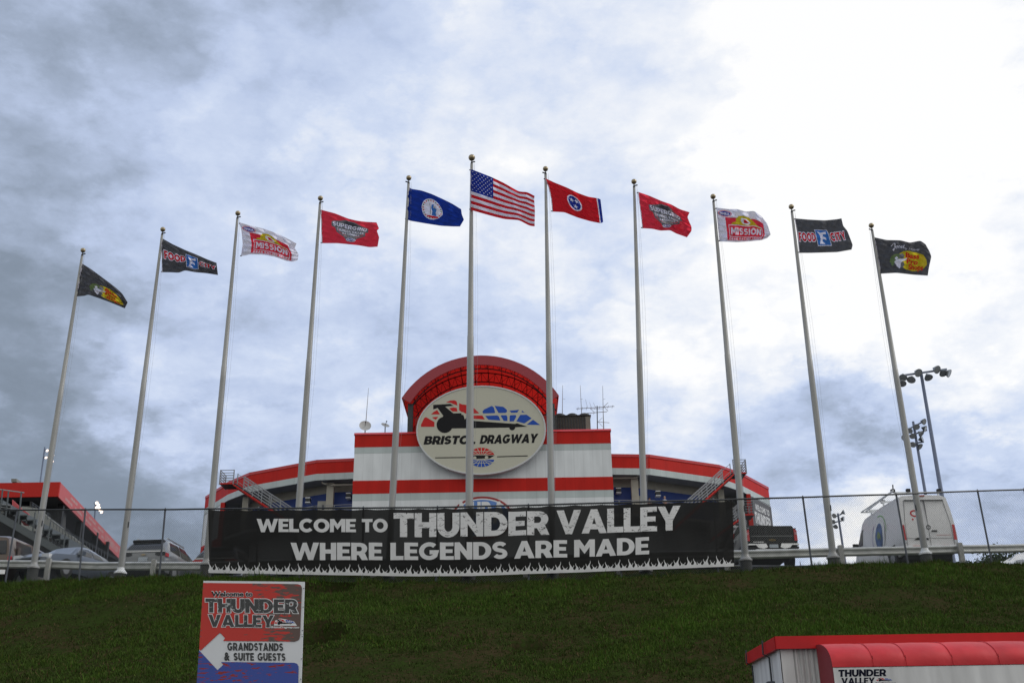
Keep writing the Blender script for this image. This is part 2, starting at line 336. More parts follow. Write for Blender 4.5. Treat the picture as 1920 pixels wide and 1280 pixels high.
class Print:
    """collects flat print and lays it on a surface: mapfn(x, y, lift) -> world"""
    def __init__(s, mapfn, cut=None, both=False): s.mapfn = mapfn; s.cut = cut; s.both = both; s.sets = {}
    def shapes(s, shp, m, layer=1, name='lettering'):
        s.sets.setdefault((name, m.name, layer), []).append(('p', shp)); return s
    def font(s, text, x0, x1, y0, h, m, layer=1, up=1, offset=0.02, shear=0.0, name='lettering', rot=0.0):
        vs, fs = font_tris(text, offset, shear); a = np.array(vs); mn, mx_ = a[:, 0].min(), a[:, 0].max()
        a = np.stack([x0+(a[:, 0]-mn)/(mx_-mn)*(x1-x0), y0+up*a[:, 1]/0.70*h], 1)
        if rot: a[:, 1] += (a[:, 0]-x0)*rot
        s.sets.setdefault((name, m.name, layer), []).append(('t', a, fs)); return s
    def build(s, parent, names=None):
        outs = []
        for (name, mn, layer), items in s.sets.items():
            bm = bmesh.new()
            for it in items:
                if it[0] == 'p':
                    for o, hs in it[1]:
                        loops = [[Vector((p[0], p[1], 0)) for p in l] for l in [o]+list(hs)]
                        flat = [p for l in loops for p in l]
                        vv = [bm.verts.new(p) for p in flat]
                        for t in tessellate_polygon(loops):
                            try: bm.faces.new([vv[i] for i in t])
                            except ValueError: pass
                else:
                    vv = [bm.verts.new((x, y, 0)) for x, y in it[1]]
                    for f in it[2]:
                        try: bm.faces.new([vv[i] for i in f])
                        except ValueError: pass
            if s.cut:
                xs = [v.co.x for v in bm.verts]; ys = [v.co.y for v in bm.verts]
                for ax, st, lo, hi in ((0, s.cut[0], min(xs), max(xs)), (1, s.cut[1], min(ys), max(ys))):
                    k = math.ceil(lo/st+1e-6)
                    while k*st < hi-1e-9:
                        co = (k*st, 0, 0) if ax == 0 else (0, k*st, 0)
                        bmesh.ops.bisect_plane(bm, geom=bm.verts[:]+bm.edges[:]+bm.faces[:], plane_co=co, plane_no=(1, 0, 0) if ax == 0 else (0, 1, 0)); k += 1
            bm.verts.index_update()
            v2 = [tuple(v.co[:2]) for v in bm.verts]; fs = [tuple(v.index for v in f.verts) for f in bm.faces]; bm.free()
            mb = MB(); mb.add([s.mapfn(x, y, layer) for x, y in v2], fs)
            if s.both: mb.add([s.mapfn(x, y, -layer) for x, y in v2], fs)
            o = mb.build(name, MATS[mn], parent); outs.append(o)
        return outs
def P(*a): return [(list(a), [])]
def rect(x0, y0, x1, y1): return [([(x0, y0), (x1, y0), (x1, y1), (x0, y1)], [])]
def ell(cx, cy, rx, ry, n=28): return [(arc(cx, cy, rx, ry, 0, 360*(n-1)/n, n-1), [])]
def ring(cx, cy, rx, ry, w, wy=None, n=28): return [(arc(cx, cy, rx, ry, 0, 360*(n-1)/n, n-1), [arc(cx, cy, rx-w, ry-(wy or w), 0, 360*(n-1)/n, n-1)])]
def star(cx, cy, r, rot=90, asp=1.0): return [([(cx+asp*(r if i % 2 == 0 else r*.4)*math.cos(math.radians(rot+i*36)), cy-(r if i % 2 == 0 else r*.4)*math.sin(math.radians(rot+i*36))) for i in range(10)], [])]
# the speedway's racing car emblem, drawn on a 1820 x 700 sheet
CAR_BLACK = [[(285, 328), (500, 315), (545, 340), (435, 350), (540, 435), (640, 432), (642, 452), (666, 455), (685, 515), (703, 490), (720, 525), (1320, 568), (1345, 560), (1475, 603), (1240, 614), (430, 627), (360, 560), (412, 465), (340, 367), (285, 385)]]
CAR_RED = [[(445, 298), (500, 274), (550, 270), (580, 283), (592, 338), (540, 318), (510, 303)], [(485, 372), (540, 360), (580, 365), (592, 412), (530, 412)], [(258, 448), (290, 418), (335, 393), (370, 448)],
           [(270, 485), (350, 478), (320, 515), (295, 505)], [(130, 605), (130, 580), (170, 495), (195, 482), (300, 545), (300, 605)], [(612, 305), (650, 322), (720, 332), (800, 370), (868, 435), (700, 440), (665, 420), (640, 415), (612, 395)],
           [(700, 462), (905, 462), (938, 512), (720, 500)]]
CAR_BLUE = [[(905, 415), (930, 385), (1025, 340), (1050, 360), (1068, 425), (1060, 432), (918, 436)], [(1060, 340), (1170, 353), (1215, 390), (1218, 415), (1195, 430), (1110, 430)], [(1250, 402), (1370, 390), (1345, 425), (1270, 428)],
            [(1405, 400), (1443, 425), (1402, 420)], [(940, 467), (1095, 460), (1115, 475), (1132, 525), (982, 515)], [(1137, 465), (1150, 458), (1210, 458), (1222, 480), (1222, 532), (1175, 530)], [(1250, 470), (1262, 458), (1325, 455), (1335, 475), (1302, 535), (1250, 538)],
            [(1335, 535), (1385, 455), (1465, 452), (1527, 498), (1435, 562)], [(1465, 578), (1545, 515), (1637, 582)]]
def car_emblem(pr, tf, black, layer=1, small=False):
    f = lambda l: [([tf(*p) for p in q], []) for q in l]
    pr.shapes(f(CAR_BLACK), black, layer, 'emblem'); pr.shapes(f([arc(430, 580, 103, 103, 0, 345, 23), arc(1283, 610, 39, 39, 0, 340, 17)]), black, layer+0.5, 'emblem')
    pr.shapes(f(CAR_RED), INKR, layer, 'emblem'); pr.shapes(f(CAR_BLUE), INKB, layer, 'emblem')

# ------------------------------------------------------------------ terrain
FP = [(148, 1084), (298, 1081.6), (480, 1087), (679, 1092), (817, 1093), (991, 1092), (1165, 1088), (1347, 1072), (1523.5, 1063), (1704, 1057.5), (1861, 1053.6)]
def Yf(x): return 33.7 + 0.0140*(x-1.5)**2 if abs(x-1.5) < 17 else 33.7+0.0140*17**2+0.476*(abs(x-1.5)-17)*0.4
_fx, _fz = [], []
for px, py in FP:
    Y = 35.0
    for _ in range(20): q = atY(px, py, Y); Y = Yf(q[0])
    _fx.append(q[0]); _fz.append(q[2])
_fz = np.convolve(np.r_[_fz[0], _fz, _fz[-1]], [.2, .6, .2], 'valid')
def zf(x): return float(np.interp(x, _fx, _fz))-0.05
def plateau(x): return 9.22+0.004*np.clip(x, -40, 40)
holes = []   # (x, y, radius x, radius along slope, depth)
def terrain(x, y):
    yf = Yf(x); z0 = zf(x); d = y-yf
    if d > 0:
        return min(z0+(0.19+0.15*math.exp(-((x+.5)/7.5)**4))*d, float(plateau(x)))
    s = -d
    base = z0-0.02*min(s, .5)-0.50*max(s-0.35, 0)+(0.035*math.sin(x*2.3+1)+0.03*math.sin(x*5.1))*max(0, 1-abs(s-.4)/1.2)
    und = 0.10*math.sin(x*0.55+0.3*s)*math.sin(s*0.8+1)*min(s/2, 1) + 0.05*math.sin(x*1.9+s*1.3)*math.sin(s*2.1)*min(s/2, 1)
    z = base+und
    if z < 0.6: z = max(0.0, 0.6*math.exp((z-0.6)/0.6)) if z > -8 else 0.0
    for hx, hy, ra, rb, dp in holes:
        q = ((x-hx)/ra)**2+((y-hy)/rb)**2
        if q < 1.6: z -= dp*max(0, 1-q/1.6)**0.55
    return z
def on_slope(px, py):
    lo, hi = 18.0, 40.0
    for k in range(900):
        Y = 18+k*0.025; q = atY(px, py, Y)
        if q[2] < terrain(q[0], Y): return q
    return atY(px, py, 34)
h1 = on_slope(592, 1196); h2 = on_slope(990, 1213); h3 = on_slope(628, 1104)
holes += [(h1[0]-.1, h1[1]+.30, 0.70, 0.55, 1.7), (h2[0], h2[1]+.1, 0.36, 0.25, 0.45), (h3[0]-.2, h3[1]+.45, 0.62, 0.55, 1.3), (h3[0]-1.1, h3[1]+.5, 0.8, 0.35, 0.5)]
def grid(xs, ys, fn):
    vs = [(x, y, fn(x, y)) for y in ys for x in xs]; n = len(xs)
    fs = [(j*n+i, j*n+i+1, (j+1)*n+i+1, (j+1)*n+i) for j in range(len(ys)-1) for i in range(n-1)]
    return vs, fs
# soil and turf material: brown-red soil with green patches
def turf_mat():
    m = bpy.data.materials.new('turf_soil'); MATS['turf_soil'] = m; m.use_nodes = True; nd, lk = m.node_tree.nodes, m.node_tree.links; p = nd['Principled BSDF']; p.inputs['Roughness'].default_value = 0.95; p.inputs['Specular IOR Level'].default_value = 0.0
    geo = nd.new('ShaderNodeNewGeometry')
    n1_ = nd.new('ShaderNodeTexNoise'); n1_.inputs['Scale'].default_value = 0.7; n1_.inputs['Detail'].default_value = 7; lk.new(geo.outputs['Position'], n1_.inputs['Vector'])
    n2_ = nd.new('ShaderNodeTexNoise'); n2_.inputs['Scale'].default_value = 9; n2_.inputs['Detail'].default_value = 6; lk.new(geo.outputs['Position'], n2_.inputs['Vector'])
    ad = nd.new('ShaderNodeMath'); ad.operation = 'ADD'; lk.new(n1_.outputs[0], ad.inputs[0]); lk.new(n2_.outputs[0], ad.inputs[1])
    r = nd.new('ShaderNodeValToRGB'); e = r.color_ramp.elements; e[0].position = 0.40; e[0].color = (0.042, 0.033, 0.017, 1); e[1].position = 0.60; e[1].color = (0.026, 0.042, 0.010, 1)
    k = e.new(0.5); k.color = (0.024, 0.030, 0.010, 1)
    dv = nd.new('ShaderNodeMath'); dv.operation = 'MULTIPLY'; dv.inputs[1].default_value = 0.5; lk.new(ad.outputs[0], dv.inputs[0]); lk.new(dv.outputs[0], r.inputs[0]); va = nd.new('ShaderNodeVertexColor'); va.layer_name = 'hollow_shade'; mxd = nd.new('ShaderNodeMix'); mxd.data_type = 'RGBA'; lk.new(va.outputs[0], mxd.inputs[0]); lk.new(r.outputs[0], mxd.inputs[6]); mxd.inputs[7].default_value = (0.011, 0.006, 0.004, 1); lk.new(mxd.outputs[2], p.inputs['Base Color'])
    bp = nd.new('ShaderNodeBump'); bp.inputs['Strength'].default_value = 0.8; bp.inputs['Distance'].default_value = 0.05; lk.new(n2_.outputs[0], bp.inputs['Height']); lk.new(bp.outputs[0], p.inputs['Normal'])
    return m
TURF = turf_mat()
ASPH = mat('asphalt', (0.045, 0.046, 0.05), 0.95, var=0.25, bump=0.3)
xs = sorted(set(list(np.arange(-24, 24.01, 0.16)) + list(np.linspace(-800, -24, 14)) + list(np.linspace(24, 800, 14))))
slope_top = 40.0
ys = list(np.linspace(17.2, 21, 16)) + list(np.arange(21.2, 39.8, 0.14)) + [slope_top]
vs_, fs_ = grid(xs, ys, terrain)
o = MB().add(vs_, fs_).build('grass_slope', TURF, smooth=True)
_a = o.data.color_attributes.new('hollow_shade', 'FLOAT_COLOR', 'POINT')   # bare earth where the bank has washed out, hollows' shade painted into its colour
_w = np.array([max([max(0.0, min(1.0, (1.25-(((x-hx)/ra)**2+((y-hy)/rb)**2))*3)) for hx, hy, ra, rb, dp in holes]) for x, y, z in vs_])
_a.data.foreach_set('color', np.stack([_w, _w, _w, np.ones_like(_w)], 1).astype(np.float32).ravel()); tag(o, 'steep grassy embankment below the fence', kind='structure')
xs2 = list(np.linspace(-1500, 1500, 40))
o = MB().add(*grid([-800]+list(np.linspace(-40, 40, 21))+[800], list(np.linspace(slope_top, 46, 8))+[120, 400, 1500], lambda x, y: terrain(x, y) if y < 47 else float(plateau(x)))).build('parking_lot', ASPH); tag(o, 'asphalt parking lot on top of the embankment', kind='structure')
o = MB().add(*grid([-800, -40, 0, 40, 800], [-600, -20, 0, 17.25], lambda x, y: 0.0)).build('ground', ASPH); tag(o, 'lower asphalt ground', kind='structure')
# dark curb of the lot showing just behind the fence
mb = MB()
cx_ = np.linspace(-26, 26, 60)
for i in range(59):
    a, b = cx_[i], cx_[i+1]; ya, yb = Yf(a)+1.9, Yf(b)+1.9; za, zb = terrain(a, ya), terrain(b, yb)
    mb.add([(a, ya, za-.2), (b, yb, zb-.2), (b, yb, zb+.09), (a, ya, za+.09), (a, ya+.25, za-.2), (b, yb+.25, zb-.2), (b, yb+.25, zb+.09), (a, ya+.25, za+.09)], [(0, 1, 2, 3), (3, 2, 6, 7), (5, 4, 7, 6)])
o = mb.build('asphalt_curb', mat('tar_curb', (0.02, 0.021, 0.024), 0.9)); tag(o, 'dark asphalt curb along the top of the slope', kind='structure')

# ------------------------------------------------------------------ grass
def grass():
    n = 800000
    x = rng.uniform(-21, 21, n); s = rng.uniform(-0.6, 13.5, n)**1.0
    yf = np.array([Yf(v) for v in x]); y = yf-s
    # visible wedge only (plus a margin)
    keep = np.abs(x) < 2.0+y*0.56
    x, y = x[keep], y[keep]
    gx = np.arange(-24, 24.01, 0.08); gy = np.arange(18, 41, 0.08)
    # bilinear heights from a sampled grid
    H = np.array([[terrain(a, b) for a in gx[::2]] for b in gy[::2]])
    fx = (x-gx[0])/0.16; fy = (y-gy[0])/0.16; ix = fx.astype(int); iy = fy.astype(int); tx = fx-ix; ty = fy-iy
    z = H[iy, ix]*(1-tx)*(1-ty)+H[iy, ix+1]*tx*(1-ty)+H[iy+1, ix]*(1-tx)*ty+H[iy+1, ix+1]*tx*ty
    # patchiness from summed waves
    pt = np.zeros(len(x))
    for k in range(14):
        a = rng.uniform(0, 2*PI); f = 0.7*1.42**k*0.55; ph = rng.uniform(0, 6.28)
        pt += np.sin((x*math.cos(a)*0.8+y*math.sin(a)*1.7)*f+ph+1.5*np.sin(x*f*.43+ph*2))/(1+0.28*k)
    pt = (pt-pt.min())/(pt.max()-pt.min())
    tf_ = np.zeros(len(x))
    for k in range(16):
        a = rng.normal(0, .45); f = 3.0*1.22**k; ph = rng.uniform(0, 6.28)
        tf_ += np.sin((x*math.sin(a)*.7+y*math.cos(a)*1.6)*f+ph+1.8*np.sin(x*f*.5+ph*3)+1.1*np.sin((x*.8-y)*f*.31+ph))/(1+.10*k)
    tf_ = (tf_-tf_.min())/(tf_.max()-tf_.min())
    ok = rng.random(len(x)) < np.clip((pt-0.24)*3.2, 0.12, 1)*np.clip((tf_-.28)*5, .22, 1)
    for hx, hy, ra, rb, dp in holes:
        ok &= (((x-hx)/ra)**2+((y-hy)/rb)**2) > 1.35+.4*rng.random(len(x))
    x, y, z, pt, tf_ = x[ok], y[ok], z[ok], pt[ok], tf_[ok]
    n = len(x); h = (0.025+0.070*rng.random(n)**1.6)*(0.5+0.9*pt)*(.25+1.9*tf_); h[rng.random(n) < 0.015] *= 2.4
    sd2 = np.array([Yf(v) for v in x])-y; h *= 1+1.1*np.exp(-(sd2/.45)**2)*(rng.random(n)**2)*(.4+1.2*np.abs(np.sin(x*1.7)))
    a = rng.uniform(0, 2*PI, n); w = 0.010+0.014*rng.random(n); lean = rng.uniform(0.1, 0.9, n)*h; la = rng.uniform(0, 2*PI, n)
    b0 = np.stack([x-np.cos(a)*w, y-np.sin(a)*w, z-0.01], 1); b1 = np.stack([x+np.cos(a)*w, y+np.sin(a)*w, z-0.01], 1)
    tp = np.stack([x+np.cos(la)*lean, y+np.sin(la)*lean-0.2*h, z+h], 1)
    V = np.stack([b0, b1, tp], 1).reshape(-1, 3)
    me = bpy.data.meshes.new('grass'); me.vertices.add(3*n); me.vertices.foreach_set('co', V.ravel()); me.loops.add(3*n); me.loops.foreach_set('vertex_index', np.arange(3*n, dtype=np.int32))
    me.polygons.add(n); me.polygons.foreach_set('loop_start', np.arange(0, 3*n, 3, dtype=np.int32)); me.polygons.foreach_set('loop_total', np.full(n, 3, dtype=np.int32))
    # blade colour: species and dryness, per blade
    g = np.clip((pt-.5)*2.4+.45+0.45*(rng.random(n)-.5), 0, 1)[:, None]
    c = (1-g)*np.array([[0.040, 0.056, 0.015]])+g*np.array([[0.066, 0.126, 0.020]])
    dry = rng.random(n) < 0.05+0.06*(1-pt); c[dry] = np.array([0.10, 0.075, 0.035])*(0.6+0.6*rng.random((dry.sum(), 1)))
    yel = (rng.random(n) < 0.07) & (pt > .5); c[yel] = np.array([0.085, 0.12, 0.02])
    c = np.repeat(np.concatenate([c, np.ones((n, 1))], 1), 3, 0)
    at_ = me.color_attributes.new('blade', 'FLOAT_COLOR', 'POINT'); at_.data.foreach_set('color', c.astype(np.float32).ravel())
    m = bpy.data.materials.new('grass_blade'); m.use_nodes = True; nd, lk = m.node_tree.nodes, m.node_tree.links; p = nd['Principled BSDF']; p.inputs['Roughness'].default_value = 0.8; p.inputs['Specular IOR Level'].default_value = 0.05
    va = nd.new('ShaderNodeVertexColor'); va.layer_name = 'blade'; lk.new(va.outputs[0], p.inputs['Base Color'])
    me.materials.append(m); me.update(); me.validate()
    o = put('grass', me); tag(o, 'patchy mown grass growing on the embankment', 'grass', kind='stuff')
grass()

# ------------------------------------------------------------------ chain-link fence
def srf(off=0.0):
    """maps a photo-plane direction onto the fence surface (a gentle arc), off metres in front"""
    def f(px, py):
        Y = 34.0
        for _ in range(7): q = atY(px, py, Y); Y = Yf(q[0])-off
        return atY(px, py, Y)
    return f
SF = srf()
top_px = [(-40, 956), (159, 955), (309, 955), (484, 953), (681, 952), (820, 951), (991, 947), (1161, 942), (1338, 937), (1506, 932), (1681, 926.5), (1834, 920), (1960, 914)]
tops = [SF(*p) for p in top_px]
_tx = [p[0] for p in tops]; _tz = [p[2] for p in tops]
def ztop(x): return float(np.interp(x, _tx, _tz))
fence = thing('chain_link_fence', 'galvanised chain-link fence running along the crest of the grass slope', 'fence', (0, Yf(0), zf(0)))
rail = MB(); xx = np.linspace(_tx[0]-1, _tx[-1]+1, 60)
rail.tube([(x, Yf(x), ztop(x)) for x in xx], 0.029, 8); rail.build('top_rail', STEELD, fence, smooth=True)
posts_bottom = [-18.2]+[q for q in _fx]+[18.4]
tpx = [None]+[t for t in tops[1:-1]]+[None]
for i, xb in enumerate(posts_bottom):
    xt = xb*1.0 if tpx[i] is None else tpx[i][0]; yb = Yf(xb)+.045
    zb = terrain(xb, yb)-.25; p = MB(); zt = ztop(xt)
    p.tube([(xb, yb, zb), (xt, Yf(xt)+.045, zt+.03)], 0.033, 8); p.tube([(xt, Yf(xt)+.045, zt+.02), (xt, Yf(xt)+.045, zt+.075)], [0.042, 0.015], 8)
    p.build('post', GALVD, fence, smooth=True)
mesh = MB(); per = 0.074; s0, s1 = -19.5, 19.5
def fpt(x, t):
    zb = zf(x)+0.02; zt = ztop(x); return (x, Yf(x)-0.02, zb+(zt-zb)*t)
def thin(mb_, a, b, r):
    a, b = np.array(a), np.array(b); d = b-a; d = d/np.linalg.norm(d); u = np.cross(d, (0, 1, 0)); u /= np.linalg.norm(u); v = np.cross(d, u)
    vs = [p+r*(u*math.cos(k)+v*math.sin(k)) for p in (a, b) for k in (0, 2.094, 4.189)]
    mb_.add(vs, [(0, 1, 4, 3), (1, 2, 5, 4), (2, 0, 3, 5)])
k = 0; xw = s0
while xw < s1:
    for sgn in (1, -1):
        x0 = xw if sgn > 0 else xw+2.4; x1 = x0+sgn*2.4
        for j in range(2):
            a = fpt(x0+(x1-x0)*j/2, j/2); b = fpt(x0+(x1-x0)*(j+1)/2, (j+1)/2)
            thin(mesh, a, b, 0.0028)
    # twisted selvage barb above the rail
    mesh.add([(xw, Yf(xw)-.02, ztop(xw)-.02), (xw+.012, Yf(xw)-.02, ztop(xw)+.045), (xw+.02, Yf(xw)-.015, ztop(xw)-.02)], [(0, 1, 2)])
    xw += per
o = mesh.build('chain_mesh', mat('chain_wire', (.12, .13, .14), .55, .3, spec=.3), fence); tag(o, None, kind='stuff')

# ------------------------------------------------------------------ banner
def banner():
    t = thing('fence_banner', 'long black banner with white welcome lettering and flames hung on the fence', 'banner', (-4, Yf(-4)-.1, 8))
    tp = [(393, 955), (480, 955), (680, 954), (860, 952), (960, 950), (1073, 946.6), (1200, 943), (1300, 940), (1371, 938)]
    bt = [(391, 1073), (500, 1075), (646, 1077.7), (784, 1079.6), (880, 1079), (1073, 1072.5), (1266, 1065), (1376, 1061)]
    fy = lambda l, x: float(np.interp(x, [p[0] for p in l], [p[1] for p in l]))
    S = srf(0.07)
    def m(px, py, lift=0):
        top, bot = fy(tp, px), fy(bt, px); v = (py-top)/(bot-top)
        bulge = 0.020*math.sin(px*0.11)*math.sin(v*3.14)+0.014*math.sin(px*.037+v*2)+0.030*abs(math.sin(px*.0179))*math.sin(v*3.0)+0.012*math.sin(px*.16+v*5)*(1-v)
        px2 = px
        q = S(px2, py); q = q.copy(); q[1] -= bulge+0.005*lift; return q
    m.__name__ = 'banner_map'
    mt = bpy.data.materials.new('banner_mesh'); mt.use_nodes = True; nd, lk = mt.node_tree.nodes, mt.node_tree.links
    p = nd['Principled BSDF']; p.inputs['Base Color'].default_value = (0.017, 0.017, 0.017, 1); p.inputs['Roughness'].default_value = 0.8; p.inputs['Specular IOR Level'].default_value = 0.12
    tr = nd.new('ShaderNodeBsdfTransparent'); mxn = nd.new('ShaderNodeMixShader'); mxn.inputs[0].default_value = 0.04; lk.new(p.outputs[0], mxn.inputs[1]); lk.new(tr.outputs[0], mxn.inputs[2]); lk.new(mxn.outputs[0], nd['Material Output'].inputs[0])
    g = MB(); n = 320; r = 24; vs = []; scal = lambda i: 2.0*abs(math.sin(i*PI/16))
    for j in range(r+1):
        for i in range(n+1):
            px = 392+(1373-392)*i/n; a, b = fy(tp, px), fy(bt, px); py = a+(b-a)*j/r
            if j == 0: py += scal(i)
            px = px + (-1.5+j*0.08 if i == 0 else (j*.15 if i == n else 0)); vs.append(m(px, py))
    g.add(vs, [(j*(n+1)+i, j*(n+1)+i+1, (j+1)*(n+1)+i+1, (j+1)*(n+1)+i) for j in range(r) for i in range(n)])
    g.build('banner_cloth', mt, t, smooth=True)
    crack = bpy.data.materials.new('cracked_white_print'); MATS['cracked_white_print'] = crack; crack.use_nodes = True; nd, lk = crack.node_tree.nodes, crack.node_tree.links; p = nd['Principled BSDF']; p.inputs['Roughness'].default_value = 0.6
    tcn = nd.new('ShaderNodeTexCoord'); mp = nd.new('ShaderNodeMapping'); mp.inputs['Scale'].default_value = (1.1, 1, 3.2); lk.new(tcn.outputs['Object'], mp.inputs[0])
    nz = nd.new('ShaderNodeTexNoise'); nz.inputs['Scale'].default_value = 2.4; nz.inputs['Detail'].default_value = 3; nz.inputs['Distortion'].default_value = 1.2; lk.new(mp.outputs[0], nz.inputs['Vector'])
    sb = nd.new('ShaderNodeMath'); sb.operation = 'SUBTRACT'; sb.inputs[1].default_value = 0.5; lk.new(nz.outputs[0], sb.inputs[0]); ab = nd.new('ShaderNodeMath'); ab.operation = 'ABSOLUTE'; lk.new(sb.outputs[0], ab.inputs[0])
    nz2 = nd.new('ShaderNodeTexNoise'); nz2.inputs['Scale'].default_value = 3.7; nz2.inputs['Detail'].default_value = 2; lk.new(mp.outputs[0], nz2.inputs['Vector'])
    th = nd.new('ShaderNodeMapRange'); th.inputs[1].default_value = 0.45; th.inputs[2].default_value = 0.7; th.inputs[3].default_value = 0.0; th.inputs[4].default_value = 0.03; lk.new(nz2.outputs[0], th.inputs[0])
    lt = nd.new('ShaderNodeMath'); lt.operation = 'LESS_THAN'; lk.new(ab.outputs[0], lt.inputs[0]); lk.new(th.outputs[0], lt.inputs[1])
    mc = nd.new('ShaderNodeMix'); mc.data_type = 'RGBA'; mc.inputs[6].default_value = (0.68, 0.68, 0.69, 1); mc.inputs[7].default_value = (0.09, 0.09, 0.09, 1); lk.new(lt.outputs[0], mc.inputs[0]); lk.new(mc.outputs[2], p.inputs['Base Color'])
    BW = mat('banner_white', (0.68, 0.68, 0.69), 0.6, var=0.06)
    b1 = [(481, 997), (727, 997.3)]; b2 = [(545, 1049.5), (717, 1049.5), (860, 1048.8), (951, 1047.2), (1063, 1044.3), (1140, 1042), (1217, 1038.5)]
    h2 = [(545, 32.5), (950, 32.4), (1217, 32)]
    bT = [(737, 1006.6), (830, 1006.4), (905, 1005), (1031, 1002), (1110, 999.5), (1200, 996.6), (1276, 993.4)]; hT = [(737, 45.3), (905, 45.2), (1031, 44.8), (1276, 46)]
    L = lambda b, h: (lambda x: (fy(h, x), fy(b, x)))
    pr = Print(m, cut=(6, 6))
    one = [(0, 24.8), (9999, 24.8)]
    pr.shapes(word('WELCOME', 481.5, 667.5, 0, 1, yfn=L(b1, one), up=-1, gap=.03), BW).shapes(word('TO', 678.5, 727, 0, 1, yfn=L(b1, one), up=-1, gap=.03), BW)
    pr.shapes(word('THUNDER', 738, 1030, 0, 1, yfn=L(bT, hT), up=-1, gap=.035), crack).shapes(word('VALLEY', 1043.5, 1276, 0, 1, yfn=L(bT, hT), up=-1, gap=.02), crack)
    for wd, a, b in (('WHERE', 545, 717), ('LEGENDS', 732, 952), ('ARE', 964, 1063.5), ('MADE', 1076.5, 1217)):
        pr.shapes(word(wd, a, b, 0, 1, yfn=L(b2, h2), up=-1, gap=.04), BW)
    pr.build(t)
    # white flames along the bottom hem
    fl = Print(m, cut=(7, 12)); R = random.Random(3)
    strip = [(391 + 985*i/70, fy(bt, 391+985*i/70)+.2) for i in range(71)]
    fl.shapes([(strip+[(x, y-5.2-0.8*math.sin(i*1.1)) for i, (x, y) in reversed(list(enumerate(strip)))], [])], BW, 1, 'flames')
    x = 393.0; k = 0
    pat = [(23, 1), (14, -1), (18, 1), (10, 1), (12, -1), (16, 1), (23, -1), (13, 1), (10, -1)]
    while x < 1371:
        h, sg = pat[k % len(pat)]; w = 3.0 if h > 15 else 2.2; yb = fy(bt, x)-4.8
        hh = h*0.78
        Lp, Rp = [], []
        for q in range(9):
            tq = q/8; cxq = x+sg*3.0*math.sin(tq*5.6)*(0.3+tq*.55)+sg*1.0*tq; ww = w*((1-tq)**0.9*.75+.12*(1-tq)**.2)*(1+0.35*math.sin(tq*6+.5)); Lp.append((cxq-ww, yb+1.5-tq*hh)); Rp.append((cxq+ww, yb+1.5-tq*hh))
        fl.shapes([(Lp+Rp[::-1][1:], [])], BW, 1.3+0.25*(k % 4), 'flames'); x += 5.6+R.random()*1.2; k += 1
    fl.build(t)
    tie = MB()
    for i in range(0, 50):
        px = 397+i*19.8; q = m(px, fy(tp, px)+1); tie.bar(q, (q[0], Yf(q[0])-.0, ztop(q[0])), 0.01)
    tie.build('tie', STEELD, t)
banner()

# ------------------------------------------------------------------ flagpoles and flags
ROPE = mat('halyard_rope', (0.30, 0.31, 0.33), 0.8)
POLES = [((63, 1062), (154, 480), .11, 'leftmost pole of the row'), ((226, 1072), (304, 441), .11, 'second pole from the left, base in front of the silver car'),
         ((387, 1056), (445, 411), .11, 'pole beside the left end of the long banner'), ((552, 1068), (600, 383), .11, 'pole crossing the left building wing'),
         ((729, 1070), (766, 345), .11, 'pole just left of the oval sign'), ((879, 1072), (884.5, 308), .125, 'tallest pole, in front of the oval sign'),
         ((1036, 1070), (1023, 328), .11, 'pole just right of the oval sign'), ((1211, 1068), (1189, 352), .11, 'pole crossing the right building wing'),
         ((1398, 1048), (1338, 380), .11, 'pole beside the right end of the long banner'), ((1562, 1043), (1485, 399), .11, 'pole between the black pickup and the white van'),
         ((1735, 1036), (1635.5, 434), .11, 'rightmost pole, in front of the white van')]
BALLM = GOLD
pole_tops = []
